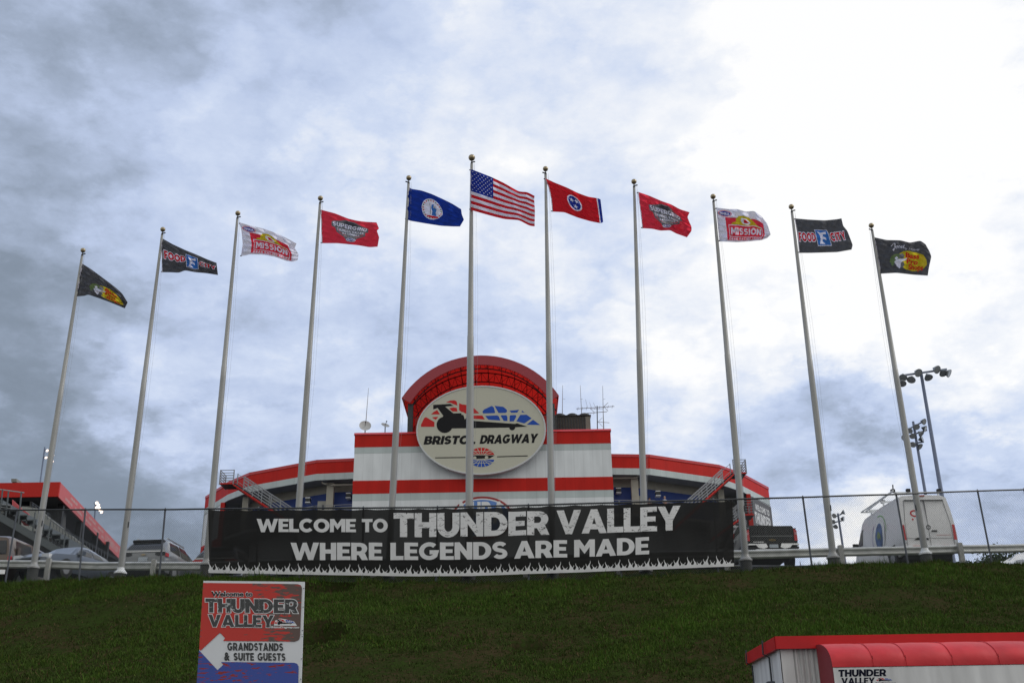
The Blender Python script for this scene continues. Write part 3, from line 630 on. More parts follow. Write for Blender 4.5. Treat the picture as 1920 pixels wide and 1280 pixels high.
for i, (bp_, tp_, rb, lab) in enumerate(POLES):
    Y = 35.0
    for _ in range(8): q = atY(*bp_, Y); Y = Yf(q[0])+0.9
    a = atY(*bp_, Y); b = atY(*tp_, Y); zg = terrain(a[0], Y); pole_tops.append((a, b, Y))
    t = thing('flagpole', 'tall grey flagpole, '+lab, 'flagpole', (a[0], Y, zg-.05), 0, 'flagpoles along the fence')
    A, Bv = Vector(a), Vector(b); d = Bv-A
    m_ = MB(); ks = [0, .12, .3, .5, .54, .541, .75, 1.0]; rr = [rb*1.04, rb, rb, rb*.93, rb*.90, rb*.84, rb*.66, rb*.44]
    m_.tube([A+d*k for k in ks], rr, 20); m_.build('pole', POLEM, t, smooth=True)
    dn = d.normalized(); br = 0.102 if i != 5 else 0.128
    m_ = MB(); m_.tube([Bv-dn*.02, Bv+dn*.06, Bv+dn*.14, Bv+dn*(.17+br*.3)], [.05, .045, .016, .016], 10); m_.bar(Bv+dn*.08+Vector((-.03, 0, 0)), Bv+dn*.10+Vector((.13 if i not in (4, 6, 10) else -.12, -.02, 0)), .035); m_.build('pulley_truck', STEELD, t, smooth=True)
    m_ = MB(); m_.ball(Bv+dn*(.16+br), br, 12); m_.build('ball_finial', BALLM, t, smooth=True)
    m_ = MB(); m_.lathe(A, [(rb*1.05, .16), (rb*1.15, .10), (rb*1.6, .03), (rb*2.0, -.01), (rb*2.05, -.06), (.01, -.06)], 20); m_.build('flash_collar', WHITE if i in (1, 10) else POLEM, t, smooth=True)
    m_ = MB(); hz = a[2]-zg; m_.lathe((a[0], Y, zg), [(rb*1.75, -.3), (rb*1.75, hz-.063), (.01, hz-.063)], 20); m_.build('base_drum', mat('dark_pipe', (.05, .052, .05), .8, var=.3), t, smooth=True)
    m_ = MB(); side = 1 if i != 10 else -1
    for off, sag in ((.13, .10), (.10, .04)):
        p0 = A+d*.13+Vector((side*.10, -.06, 0)); p1 = Bv+dn*.05+Vector((side*(.10), -.03, 0))
        m_.tube([p0+(p1-p0)*k+Vector((side*sag*math.sin(PI*k)*1.6, 0, 0)) for k in (0, .2, .4, .6, .8, 1)], .0025, 4)
    m_.build('halyard', ROPE, t)
    m_ = MB(); c = A+d*.125+Vector((side*rb*.9, -.07, 0)); m_.bar(c-dn*.1, c+dn*.1, .03); m_.build('cleat', STEELD, t)

FLAGCL = lambda n, c: mat('flag_'+n, c, 0.75, var=0.06, trans=0.72, spec=0.12)
CH = FLAGCL('charcoal', (0.105, 0.105, 0.11)); FW = FLAGCL('white', (0.84, 0.82, 0.90)); FR = FLAGCL('red', (0.75, 0.04, 0.06)); FBL = FLAGCL('navy', (0.015, 0.045, 0.30))
FRD = FLAGCL('flag_red', (0.66, 0.02, 0.03)); FBR = FLAGCL('badge_red', (0.80, 0.05, 0.08)); FYE = FLAGCL('yellow', (0.62, 0.50, 0.03)); FGN = FLAGCL('fish_green', (0.16, 0.22, 0.09)); FGY = FLAGCL('grey', (0.20, 0.20, 0.205)); FLB = FLAGCL('blue', (0.05, 0.18, 0.50)); FDG = FLAGCL('dark', (.07, .07, .075)); FBE = FLAGCL('cream', (.55, .53, .50)); FDK = FLAGCL('deep_blue', (.02, .04, .30))
def polyl(l):
    l = [np.array(p, float) for p in l]; ds = np.r_[0, np.cumsum([np.linalg.norm(l[i+1]-l[i]) for i in range(len(l)-1)])]; ds /= ds[-1]; A = np.array(l)
    # smooth the chain a little
    U = np.linspace(0, 1, 41); X = np.interp(U, ds, A[:, 0]); Z = np.interp(U, ds, A[:, 1])
    for _ in range(2): X[1:-1] = .25*X[:-2]+.5*X[1:-1]+.25*X[2:]; Z[1:-1] = .25*Z[:-2]+.5*Z[1:-1]+.25*Z[2:]
    return lambda u: np.array([np.interp(u, U, X), np.interp(u, U, Z)])
def flagmap(i, top, bot, left=None, right=None, amp=.13, freq=1.5, ph=0.0, skew=.35, push=-.02, fold=0):
    T, Bm = polyl(top), polyl(bot); Lf = polyl(left or [top[0], bot[0]]); Rg = polyl(right or [top[-1], bot[-1]]); Y0 = pole_tops[i][2]
    c00, c10, c01, c11 = T(0), T(1), Bm(0), Bm(1)
    def f(u, v, lift=0):
        p = (1-v)*T(u)+v*Bm(u)+(1-u)*Lf(v)+u*Rg(v)-((1-u)*(1-v)*c00+u*(1-v)*c10+(1-u)*v*c01+u*v*c11)
        w = amp*math.sin(2*PI*(freq*u+skew*v)+ph)*min(1, u*2.5)+amp*.5*math.sin(2*PI*(2.7*freq*u-skew*1.7*v)+ph*2.1)*min(1, u*2)+amp*.32*math.sin(2*PI*(4.3*u+2.3*v)+ph)+amp*.18*math.sin(2*PI*(2.2*u-5.7*v)+ph*3)-amp*.30*abs(math.sin(PI*(2.3*u+1.4*v)+ph))**.6*min(1, u*3)+amp*.22*abs(math.sin(PI*(3.6*u-2.1*v)+ph*1.7))**.5*min(1, u*3)
        Y = Y0+push+w-.09*(1-min(1, u*6))*0.2-0.006*lift*0.9
        return atY(p[0], p[1], Y)
    return f
def inside(px, py, poly):
    c = np.zeros(px.shape, bool); n = len(poly)
    for i in range(n):
        x1, y1 = poly[i]; x2, y2 = poly[(i+1) % n]
        if y1 == y2: continue
        c ^= ((y1 > py) != (y2 > py)) & (px < (x2-x1)*(py-y1)/(y2-y1)+x1)
    return c
class Dye:
    """a flag's design, dyed into the cloth: every cell of the cloth takes the colour of the topmost shape over it"""
    def __init__(s, F_, base, nu=200, nv=132, matfn=None): s.F = F_; s.base = base; s.nu = nu; s.nv = nv; s.items = []; s.matfn = matfn
    def shapes(s, shp, m, layer=1, name=''): s.items.append((layer, len(s.items), 'p', shp, m)); return s
    def font(s, text, x0, x1, y0, h, m, layer=1, up=1, offset=0.02, shear=0.0, name='', rot=0.0):
        vs, fs = font_tris(text, offset, shear); a = np.array(vs); mn, mx_ = a[:, 0].min(), a[:, 0].max()
        a = np.stack([x0+(a[:, 0]-mn)/(mx_-mn)*(x1-x0), y0+up*a[:, 1]/0.70*h], 1)
        if rot: a[:, 1] += (a[:, 0]-x0)*rot
        s.items.append((layer, len(s.items), 't', (a, fs), m)); return s
    def build(s, t):
        nu, nv = s.nu, s.nv; U, V = np.meshgrid((np.arange(nu)+.5)/nu, (np.arange(nv)+.5)/nv); idx = np.zeros(U.shape, np.int32); mats = list(s.base) if isinstance(s.base, list) else [s.base]
        if s.matfn: idx = np.array([[s.matfn(u, v) for u in U[0]] for v in V[:, 0]], np.int32)
        for layer, k, kind, dat, m in sorted(s.items, key=lambda q: (q[0], q[1])):
            if m not in mats: mats.append(m)
            mi = mats.index(m)
            if kind == 'p':
                for o, hs in dat:
                    c = inside(U, V, o)
                    for q in hs: c &= ~inside(U, V, q)
                    idx[c] = mi
            else:
                a, fs = dat
                for f in fs: idx[inside(U, V, [tuple(a[i]) for i in f])] = mi
        g = MB(); g.add([s.F(a/nu, b/nv) for b in range(nv+1) for a in range(nu+1)], [])
        g.f = [(b*(nu+1)+a, b*(nu+1)+a+1, (b+1)*(nu+1)+a+1, (b+1)*(nu+1)+a) for b in range(nv) for a in range(nu)]; g.mi = [int(q) for q in idx.ravel()]
        g.build('cloth', mats, t, smooth=True)
        h = MB(); h.tube([s.F(0, v) for v in np.linspace(0, 1, 9)], .016, 6); h.build('header', FW, t)
        h = MB(); q = np.array(s.F(0, .02)); h.tube([q, q+np.array((-.05, .03, .01))], .02, 6); h.build('snap_hook', STEELD, t)
        h = MB(); q = np.array(s.F(0, .98)); h.tube([q, q+np.array((-.05, .03, .01))], .02, 6); h.build('snap_hook', STEELD, t)
def flag_cloth(t, F_, m, nu=200, nv=132, matfn=None):
    global _dye; _dye = Dye(F_, m, nu, nv, matfn)
CUT = (1/44, 1/26)
def hang(i, label, F_):
    a, b, Y = pole_tops[i]; q = F_(0, 0.5)
    return thing('flag', label, 'flag', tuple(q), 0, 'flags flying from the poles')
def nhra(pr, cx, cy, rx, ry, L=2, ring_m=None):
    pr.shapes(ell(cx, cy, rx, ry), ring_m or FR, L, 'emblem').shapes(ell(cx, cy, rx*.9, ry*.84), FW, L+1, 'emblem').shapes(ell(cx, cy, rx*.84, ry*.76), FDK, L+2, 'emblem')
    pr.shapes(word('NHRA', cx-rx*.66, cx+rx*.66, cy+ry*.38, ry*.8, up=-1, shear=0), FW, L+3, 'lettering')
def bass(i, F_, label, sig):
    t = hang(i, label, F_); flag_cloth(t, F_, CH); pr = _dye
    pr.shapes(P(*[(.40, .42), (.48, .34), (.60, .29), (.72, .33), (.84, .42), (.92, .56), (.95, .68), (.90, .80), (.80, .88), (.66, .90), (.52, .86), (.42, .76), (.37, .6)]), FYE, 1, 'emblem')
    for w_, a, b, y, h in (('Bass', .52, .77, .51, .15), ('Pro', .54, .76, .68, .14), ('Shops', .58, .88, .84, .14)): pr.font(w_, a, b, y, h, FRD, 2, up=-1, offset=.035, rot=.06)
    pr.shapes(P((.22, .60), (.25, .50), (.32, .43), (.40, .42), (.46, .44), (.43, .54), (.36, .60), (.33, .70), (.27, .72), (.21, .68)), FGN, 3, 'fish')
    pr.shapes(P((.40, .44), (.46, .40), (.50, .47), (.47, .56), (.40, .56)), FGY, 4, 'fish')
    pr.shapes(P((.30, .66), (.37, .58), (.50, .55), (.55, .52), (.52, .60), (.45, .64), (.44, .78), (.40, .86), (.35, .80), (.32, .72)), FW, 4, 'fish').shapes(P((.43, .68), (.48, .64), (.50, .74), (.46, .84), (.42, .80)), FGY, 5, 'fish')
    pr.shapes(P((.31, .56), (.35, .50), (.38, .54), (.34, .61)), FW, 5, 'fish').shapes(P((.23, .66), (.26, .60), (.30, .66), (.27, .80), (.24, .76)), FGN, 4, 'fish')
    if sig:
        sg = [(.28, .20), (.34, .11), (.37, .10), (.35, .22), (.31, .33), (.30, .30), (.36, .22), (.40, .17), (.41, .21), (.44, .17), (.46, .21), (.49, .17), (.51, .20), (.54, .13)]
        pr.shapes([(stroke(sg, .012), [])], FW, 3, 'signature').font('Johnny Morris', .36, .80, .24, .07, FW, 3.5, up=-1, offset=-.004, shear=.5, name='signature', rot=.10)
    pr.build(t)
bass(0, flagmap(0, [(154, 494), (171.5, 505), (189, 518), (217, 539), (229, 550), (239.5, 567)], [(144, 555.6), (159, 554.7), (165, 552), (185.6, 559), (207.5, 567), (234, 578)], ph=.5, freq=1.2), 'charcoal flag with yellow oval and fish drooping from the leftmost pole', False)
bass(10, flagmap(10, [(1640, 445), (1662.5, 450), (1688.5, 450.5), (1706, 455), (1726, 451), (1735.4, 458)], [(1652, 513), (1681, 511.5), (1712.5, 515), (1739.6, 516.7)], right=[(1735.4, 458), (1742.7, 470.8), (1746.4, 481), (1741.7, 502), (1739.6, 516.7)], ph=2.2), 'charcoal flag with yellow oval, fish and white signature on the rightmost pole', True)
def food(i, F_, label, x0, x1, c0, y0, y1, ty, right=True):
    t = hang(i, label, F_); flag_cloth(t, F_, CH); pr = _dye
    pr.shapes(word('FOOD', .02 if right else .04, x0-.01, ty+.13, .25, up=-1, grow=.09), FW, 1, 'lettering_outline').shapes(word('FOOD', .02 if right else .04, x0-.01, ty+.13, .25, up=-1), FRD, 2)
    pr.shapes(word('CITY', x1+.02, c0, ty+.13, .25, up=-1, grow=.09), FW, 1, 'lettering_outline').shapes(word('CITY', x1+.02, c0, ty+.13, .25, up=-1), FRD, 2)
    pr.shapes(P((x0, y0), (x1, y0), (x1, y1-.05), ((x0+x1)/2, y1), (x0, y1-.05)) if not right else rect(x0, y0, x1, y1), FW, 3, 'emblem'); e = .012
    pr.shapes(P((x0+e, y0+.02), (x1-e, y0+.02), (x1-e, y1-.07), ((x0+x1)/2, y1-.02), (x0+e, y1-.07)) if not right else rect(x0+e, y0+.02, x1-e, y1-.02), FLB, 4, 'emblem')
    w = x1-x0; h = y1-y0; q = lambda a, b: (x0+a*w, y0+b*h)
    pr.shapes([([q(.15, .12), q(.42, .20), q(.84, .12), q(.78, .30), q(.55, .30), q(.50, .42), q(.72, .50), q(.70, .66), q(.56, .58), q(.44, .60), q(.40, .72), q(.56, .88), q(.18, .88), q(.30, .6), q(.30, .34)], [])], FW, 5, 'emblem')
    pr.build(t)
food(1, flagmap(1, [(303, 446), (323, 457.5), (346.5, 468.4), (370, 478), (389, 486.4), (406, 492.7)], [(304.4, 510.3), (321.6, 510.6), (335.6, 511.4), (346.6, 506.7), (367, 510.6), (385.6, 512), (408.8, 515.6)], ph=1.1, freq=1.6), 'charcoal flag with red lettering and blue shield drooping on the second pole from the left', .44, .66, .97, .18, .86, .45, False)
food(9, flagmap(9, [(1490.3, 409.4), (1515.3, 411.7), (1546.6, 413.3), (1570, 411), (1577.8, 409.4)], [(1499, 474.2), (1520, 474.2), (1546.6, 473.4), (1570, 472.7), (1596.6, 468)], left=[(1490.3, 409.4), (1494, 430), (1497, 452), (1499, 474.2)], right=[(1577.8, 409.4), (1581, 423.4), (1588.8, 432.8), (1599, 459.4), (1596.6, 468)], ph=3.1, amp=.06), 'charcoal flag with red lettering and blue square flying between pickup and van', .36, .62, .93, .30, .80, .53)
def mission(i, F_, label):
    t = hang(i, label, F_); flag_cloth(t, F_, FW); pr = _dye
    pr.shapes(P((.14, .26), (.86, .26), (.88, .95), (.16, .95)), FBR, 1, 'emblem')
    pr.shapes(P((.24, .45), (.27, .40), (.33, .38), (.33, .30), (.38, .20), (.48, .15), (.57, .20), (.64, .32), (.70, .42), (.84, .52), (.74, .52), (.60, .46), (.24, .46)), FYE, 2, 'emblem')
    pr.shapes(P((.43, .24), (.52, .24), (.60, .38), (.56, .44), (.46, .42), (.42, .34)), FW, 3, 'emblem').shapes(P((.47, .27), (.51, .27), (.57, .38), (.48, .39)), FRD, 4, 'emblem')
    pr.shapes([([(.19, .47), (.82, .47), (.85, .87), (.20, .84)], [[(.20, .49), (.21, .82), (.84, .85), (.81, .49)]])], FW, 2.5, 'frame_line')
    pr.shapes(word('MISSION', .23, .80, .77, .22, up=-1, gap=.10), FW, 4)
    pr.shapes(word('DRAG RACING SERIES', .20, .85, .935, .065, up=-1, gap=.14), FW, 4)
    nhra(pr, .14, .15, .12, .095); pr.build(t)
mission(2, flagmap(2, [(450, 417.5), (470, 423), (495, 429), (520, 438), (540, 448), (556, 456.7)], [(452.5, 480.5), (470, 476.7), (495, 477.5), (516.7, 481.7), (536.7, 489), (550, 491), (558, 488)], left=[(450, 417.5), (454, 435), (456, 458), (452.5, 480.5)], right=[(556, 456.7), (552.5, 465), (560, 476.7), (558, 488)], ph=.2), 'white flag with red and yellow emblem left of the red badge flag')
mission(8, flagmap(8, [(1343.4, 389.4), (1363.8, 391.9), (1382.5, 392), (1398, 397), (1413.8, 395.3), (1427.8, 405.5), (1438.8, 420)], [(1349.7, 452.8), (1382.5, 454), (1407.5, 452.3), (1429, 450), (1438.8, 446)], right=[(1438.8, 420), (1445, 440), (1438.8, 446)], ph=4.0), 'white flag with red and yellow emblem flying above the right end of the banner')
def grid_flag(i, F_, label):
    t = hang(i, label, F_); flag_cloth(t, F_, FBR); pr = _dye
    pr.shapes(P((.33, .20), (.44, .10), (.60, .10), (.72, .22), (.84, .30), (.84, .46), (.78, .48), (.76, .62), (.62, .76), (.56, .90), (.44, .90), (.39, .76), (.26, .62), (.24, .48), (.18, .44), (.18, .28)), FGY, 1, 'badge').shapes(P((.38, .22), (.46, .14), (.58, .14), (.66, .22), (.52, .30)), FDG, 2, 'badge')
    pr.shapes([(stroke([(.28, .50), (.32, .62), (.44, .72)], .012), [])], FBR, 2, 'badge').shapes([(stroke([(.74, .52), (.70, .62), (.58, .72)], .012), [])], FBR, 2, 'badge')
    pr.shapes(word('SUPERGRID', .20, .82, .44, .17, up=-1, gap=.09, grow=.05), FDG, 3, 'lettering_outline').shapes(word('SUPERGRID', .20, .82, .43, .16, up=-1, gap=.09), FW, 4)
    pr.shapes(word('THUNDER VALLEY', .27, .75, .565, .085, up=-1, gap=.09), FW, 4).shapes(word('NATIONALS', .36, .66, .665, .07, up=-1, gap=.1), FW, 4).shapes(word('BRISTOL DRAGWAY', .39, .62, .735, .035, up=-1, gap=.12), FBE, 4)
    nhra(pr, .51, .83, .085, .065, 2, FW); pr.build(t)
grid_flag(3, flagmap(3, [(602, 393.3), (628, 400), (653, 410), (670, 414), (686.7, 416), (706, 417)], [(604, 456), (633, 456), (653, 458), (673, 460), (693, 463.7), (708, 462.5)], right=[(706, 417), (711, 429), (706.5, 432), (711, 445), (708, 462.5)], ph=1.7, amp=.07), 'red flag with grey badge flying left of the blue state flag')
grid_flag(7, flagmap(7, [(1196.7, 360), (1216.7, 366.7), (1241.7, 377.5), (1258, 383), (1275, 392.5), (1293, 398)], [(1205, 428), (1223, 429), (1238, 432.5), (1256.7, 431.7), (1266.7, 437.5), (1288, 445)], left=[(1196.7, 360), (1200, 385), (1203, 408), (1205, 428)], right=[(1293, 398), (1289, 407), (1292, 415), (1296.7, 425), (1296.7, 433), (1288, 445)], ph=2.9), 'red flag with grey badge flying above the right building wing')
# blue state flag
F_ = flagmap(4, [(766, 350), (770, 354), (789.6, 357), (810, 364), (830.4, 373.3), (848, 382), (864.7, 392.3)], [(762, 411), (769, 414), (798, 419), (827.5, 423.6), (849.4, 424.7), (862.5, 424.7)], right=[(864.7, 392.3), (866, 402), (870, 412), (862.5, 424.7)], ph=.9, amp=.06)
t = hang(4, 'navy blue state flag with a round white seal left of the stars and stripes', F_); flag_cloth(t, F_, FBL); pr = _dye
pr.shapes(ell(.44, .50, .185, .34), FW, 1, 'seal').shapes(ring(.44, .50, .175, .32, .012, .02), FBE, 2, 'seal')
for k in range(22):
    a = 2*PI*k/22; pr.shapes(ell(.44+.158*math.cos(a), .50+.285*math.sin(a), .014, .02, 7), FRD if k % 3 else FGN, 3, 'seal_wreath')
pr.shapes(P((.43, .34), (.47, .32), (.49, .42), (.52, .46), (.50, .60), (.53, .70), (.44, .70), (.44, .56), (.42, .46)), FLB, 3, 'seal_figure').shapes(P((.395, .30), (.405, .30), (.415, .68), (.405, .68)), FGY, 3, 'seal_figure').shapes(P((.36, .72), (.55, .70), (.57, .75), (.48, .78), (.38, .77)), FRD, 3, 'seal_figure').shapes(P((.46, .36), (.51, .36), (.50, .42), (.46, .44)), FBE, 4, 'seal_figure')
pr.build(t)
# stars and stripes
F_ = flagmap(5, [(882.6, 317), (900.4, 323.8), (920.8, 331.8), (944, 342.7), (973.3, 359.5), (988, 360), (1002.5, 367.5)], [(882.6, 393.8), (907.7, 401), (929.6, 407), (947, 411), (973, 412.7), (993.7, 423.7), (1002.5, 424.4)], right=[(1002.5, 367.5), (1001.5, 372), (1003, 395), (1002.5, 424.4)], ph=.3, amp=.10, freq=1.35, push=-.14)
t = hang(5, 'stars and stripes national flag on the tallest pole', F_)
flag_cloth(t, F_, [FRD, FW, FDK], 208, 130, lambda u, v: 2 if (u < .345 and v < 7/13) else int(v*13) % 2)
pr = _dye
for r in range(9):
    for c in range(6 if r % 2 == 0 else 5):
        u = .345*((c*2+1+(r % 2))/12); v = 7/13*((r+1)/10); pr.shapes(star(u, v, .021, asp=.62), FW, 1.3, 'star_field')
pr.build(t)
# red state flag
F_ = flagmap(6, [(1021.7, 334), (1040, 342.5), (1063, 351.7), (1083, 361.7), (1103, 369), (1123, 372), (1126, 374)], [(1036, 397), (1058, 398), (1083, 408), (1107, 415), (1128, 419), (1131, 416)], left=[(1021.7, 334), (1029, 350), (1034, 372), (1036, 397)], ph=3.6, amp=.07)
t = hang(6, 'red state flag with blue circle of white stars right of the oval sign', F_); flag_cloth(t, F_, FRD); pr = _dye
pr.shapes(ell(.47, .50, .145, .27), FW, 1, 'emblem').shapes(ell(.47, .50, .12, .235), FDK, 2, 'emblem')
for x, y, r_ in ((.42, .43, 10), (.52, .40, 40), (.48, .62, 80)): pr.shapes(star(x, y, .085, r_, .62), FW, 3, 'emblem')
pr.shapes(rect(.925, 0, .945, 1), FW, 1, 'stripe').shapes(rect(.945, 0, 1, 1), FDK, 1, 'stripe'); pr.build(t)

# ------------------------------------------------------------------ guardrail
rp = [atY(-60, 1049, 39.3), atY(390, 1052, 38.0), atY(880, 1045, 37.2), atY(1400, 1031, 37.6), atY(1980, 1015, 38.6)]
def rail_z(x): return float(np.interp(x, [p[0] for p in rp], [p[2] for p in rp]))
def rail_y(x): return Yf(x)+1.55
for p in rp: pass
rpz = []
for px, py in [(-60, 1049), (100, 1050), (390, 1053), (880, 1046), (1400, 1031), (1500, 1028), (1700, 1024), (1980, 1015)]:
    Y = 36.0
    for _ in range(8): q = atY(px, py, Y); Y = rail_y(q[0])
    rpz.append((q[0], q[2]))
def rail_z(x): return float(np.interp(x, [p[0] for p in rpz], [p[1] for p in rpz]))
t = thing('guardrail', 'weathered steel W-beam guardrail behind the fence and flagpoles', 'guardrail', (0, rail_y(0), terrain(0, rail_y(0))))
prof = [(0.0, 0.0), (-.03, -.015), (-.08, -.05), (-.08, -.085), (-.02, -.135), (-.02, -.175), (-.08, -.225), (-.08, -.26), (-.03, -.295), (0, -.31)]
seg = 3.81; xa = -22.0
while xa < 22:
    m_ = MB(); st = [xa+seg*k/4 for k in range(5)]; vs = []
    for x in st:
        for (dy, dz) in prof: vs.append((x, rail_y(x)-dy*-1-0.02*((xa//seg) % 2), rail_z(x)+dz))
    n_ = len(prof); m_.add(vs, [(i*n_+j, i*n_+j+1, (i+1)*n_+j+1, (i+1)*n_+j) for i in range(4) for j in range(n_-1)]); o = m_.build('beam', RAILM, t, smooth=False)
    xa += seg-.0
for px in (-95, 93, 290, 463, 700, 985, 1160, 1362, 1578, 1803, 2000):
    Y = 36.0
    for _ in range(8): q = atY(px, 1045, Y); Y = rail_y(q[0])-.16
    x = q[0]; zt = rail_z(x)+.03; zg = terrain(x, Y)-.2; m_ = MB(); w = .08; d_ = .095
    m_.box(x-w, x+w, Y-d_, Y+.06, zg, zt); m_.add([(x-w, Y-d_, zt), (x+w, Y-d_, zt), (x+w, Y+.06, zt), (x-w, Y+.06, zt), (x, Y-.02, zt+.03)], [(0, 1, 4), (1, 2, 4), (2, 3, 4), (3, 0, 4)]); m_.build('post', mat('whitewashed_timber', (.42, .42, .40), .85, var=.3, scale=14, bump=.3), t)

# ------------------------------------------------------------------ race tower building
def prism(pxy, Y, th, mb=None):
    """a flat piece with real thickness: outline at depth Y, going back th metres"""
    mb = mb or MB(); f = [atY(x, y, Y) for x, y in pxy]; n = len(f); b = [(p[0], p[1]+th, p[2]) for p in f]
    return mb.add(f+b, [tuple(range(n)), tuple(range(2*n-1, n-1, -1))]+[(i, i+n, (i+1) % n+n, (i+1) % n) for i in range(n)])
CX = -3.0
t = thing('race_tower', 'red and white metal-clad race tower building with round red canopy and blue-walled wings', 'building', (CX, 100, 9.0))
x0, x1 = -15.05, 9.18; TY = 97.0
for nm, za, zb, m_, pr_ in (('wall', 8.5, 26.03, WHW, 0), ('pale_band', 26.03, 26.69, GRW, .012), ('red_band', 26.69, 27.94, REDW, .03), ('wall', 27.94, 30.58, WHW, 0), ('pale_band', 30.58, 31.19, GRW, .012), ('red_band', 31.19, 32.40, REDW, .03)):
    MB().box(x0-pr_, x1+pr_, TY-pr_, 110, za, zb).build(nm, m_, t)
MB().add([(x0-.1, TY-.12, 32.402), (x1+.1, TY-.12, 32.402), (x1+.1, TY+.12, 32.66), (x0-.1, TY+.12, 32.66), (x0-.1, 110.1, 32.402), (x1+.1, 110.1, 32.402), (x1+.1, 109.9, 32.66), (x0-.1, 109.9, 32.66)],
         [(0, 1, 2, 3), (3, 2, 6, 7), (5, 4, 7, 6), (0, 3, 7, 4), (1, 5, 6, 2)]).build('parapet_coping', REDC, t)
# wings: facets behind the tower face
half = [(12.3, 100.0), (16.2, 100.4), (23.7, 104.5), (26.6, 107.7), (30.7, 113.8)]
for sg in (-1, 1):
    pts = [(CX+sg*x, y) for x, y in half]
    inn = [(CX+(x-CX)*(1-2.3/27), 125+(y-125)*(1-2.3/25)) for x, y in pts]
    def band(nm, line, za, zb, m_, th=.15, i0=0, i1=4, out=0.0):
        for i in range(i0, i1):
            a, b = Vector(line[i]), Vector(line[i+1]); d = (b-a).normalized(); nrm = Vector((d.y, -d.x))*(1 if sg > 0 else -1)
            if out: a = a+nrm*out; b = b+nrm*out
            c, e = b-nrm*th, a-nrm*th
            MB().add([(a.x, a.y, za), (b.x, b.y, za), (c.x, c.y, za), (e.x, e.y, za), (a.x, a.y, zb), (b.x, b.y, zb), (c.x, c.y, zb), (e.x, e.y, zb)], [(0, 3, 2, 1), (4, 5, 6, 7), (0, 1, 5, 4), (1, 2, 6, 5), (2, 3, 7, 6), (3, 0, 4, 7)]).build(nm, m_, t)
    band('fascia_coping', pts, 30.74, 31.02, REDC, out=.05); band('red_band', pts, 29.62, 30.738, REDW); band('pale_band', pts, 28.98, 29.618, GRW)
    # roof slab and soffit
    m_ = MB(); rp_ = pts+[(CX+sg*30.7, 124), (CX+sg*12.3, 124)]; n_ = len(rp_)
    m_.add([(x, y, 29.2) for x, y in rp_]+[(x, y, 30.6) for x, y in rp_], [tuple(range(n_)), tuple(range(n_, 2*n_))]); m_.build('roof_slab', SOFF, t)
    band('beam', inn, 28.35, 29.19, BEIGE); band('blue_wall', inn, 25.2, 28.347, BLUEW, i1=3)
    band('lower_wall', inn, 8.5, 24.9, WHW, i1=3)
    # balcony floor
    ln = pts[:4]; m_ = MB(); q = ln+inn[:4][::-1]; n_ = len(q); m_.add([(x, y, 24.9) for x, y in q]+[(x, y, 25.2) for x, y in q], [tuple(range(n_)), tuple(range(n_, 2*n_))]+[(i, (i+1) % n_, (i+1) % n_+n_, i+n_) for i in range(n_)]); m_.build('balcony_floor', SOFF, t)
    # solid end wall on the last facet
    e0 = Vector(pts[3]); e1 = Vector(pts[4]); a = e0+(e1-e0)*.16
    wl2 = [tuple(a), tuple(e1)]
    if sg > 0:
        band('end_wall', wl2, 8.5, 28.97, WHW, th=.2, i1=1, out=-.05)
    else:
        band('end_wall', wl2, 25.5, 28.97, WHW, th=.2, i1=1, out=-.05); band('red_band', wl2, 24.1, 25.498, REDW, th=.2, i1=1, out=-.02); band('end_wall', wl2, 8.5, 24.098, WHW, th=.2, i1=1, out=-.05)
    MB().box(a.x-.22, a.x+.22, a.y-.25, a.y+.2, 8.5, 28.97).build('red_column', REDP, t)
    m_ = MB(); m_.add([(e1.x, e1.y, 8.5), (CX+sg*12.3, 124, 8.5), (CX+sg*12.3, 124, 29.1), (e1.x, e1.y, 29.1)], [(0, 1, 2, 3)]); m_.build('rear_wall', SOFF, t)
    # railing along the balcony edge
    rl = MB()
    for i in range(3):
        a_, b_ = pts[i], pts[i+1]
        for z in (25.45, 25.72, 25.98, 26.24, 26.46): rl.bar((*a_, z), (*b_, z), .05)
        L_ = math.dist(a_, b_); k = max(2, int(L_/1.8))
        for j in range(k+1): rl.bar((a_[0]+(b_[0]-a_[0])*j/k, a_[1]+(b_[1]-a_[1])*j/k, 25.2), (a_[0]+(b_[0]-a_[0])*j/k, a_[1]+(b_[1]-a_[1])*j/k, 26.48), .06)
    rl.build('balcony_railing', mat('pale_handrail', (.24, .25, .27), .45, .2), t)
# columns, wall lights, doors, drain pipes
for px, Y, w in ((619, 101.6, .34), (462, 106.5, .3), (1191, 101.6, .34), (1352, 106.6, .3)):
    q = atY(px, 935, Y); MB().box(q[0]-w, q[0]+w, Y-.3, Y+.3, 25.2, 28.97).build('column', BEIGE, t)
for px, py, Y in ((577, 937, 102.6), (653, 928.5, 102.1), (1160, 919, 102.1), (1234, 924.5, 102.4)):
    q = atY(px, py, Y-.35); o = MB().box(q[0]-.22, q[0]+.22, Y-.35, Y+.3, q[2]-.17, q[2]+.17).build('wall_light', STEELD, t)
    MB().box(q[0]-.24, q[0]+.24, Y-.42, Y+.3, q[2]+.171, q[2]+.27).box(q[0]-.24, q[0]+.24, Y-.42, Y+.3, q[2]-.27, q[2]-.171).build('light_cap', WHITE, o)
for px, Y in ((605, 102.15), (1203, 102.1)):
    q = atY(px, 950, Y); d_ = MB().box(q[0]-.5, q[0]+.5, Y-.06, Y+.2, 25.2, 27.35).build('door', mat('door_paint', (.36, .35, .32), .6), t)
    MB().box(q[0]-.08, q[0]+.16, Y-.075, Y-.061, 26.5, 27.0).build('door_window', GLASSD, d_)
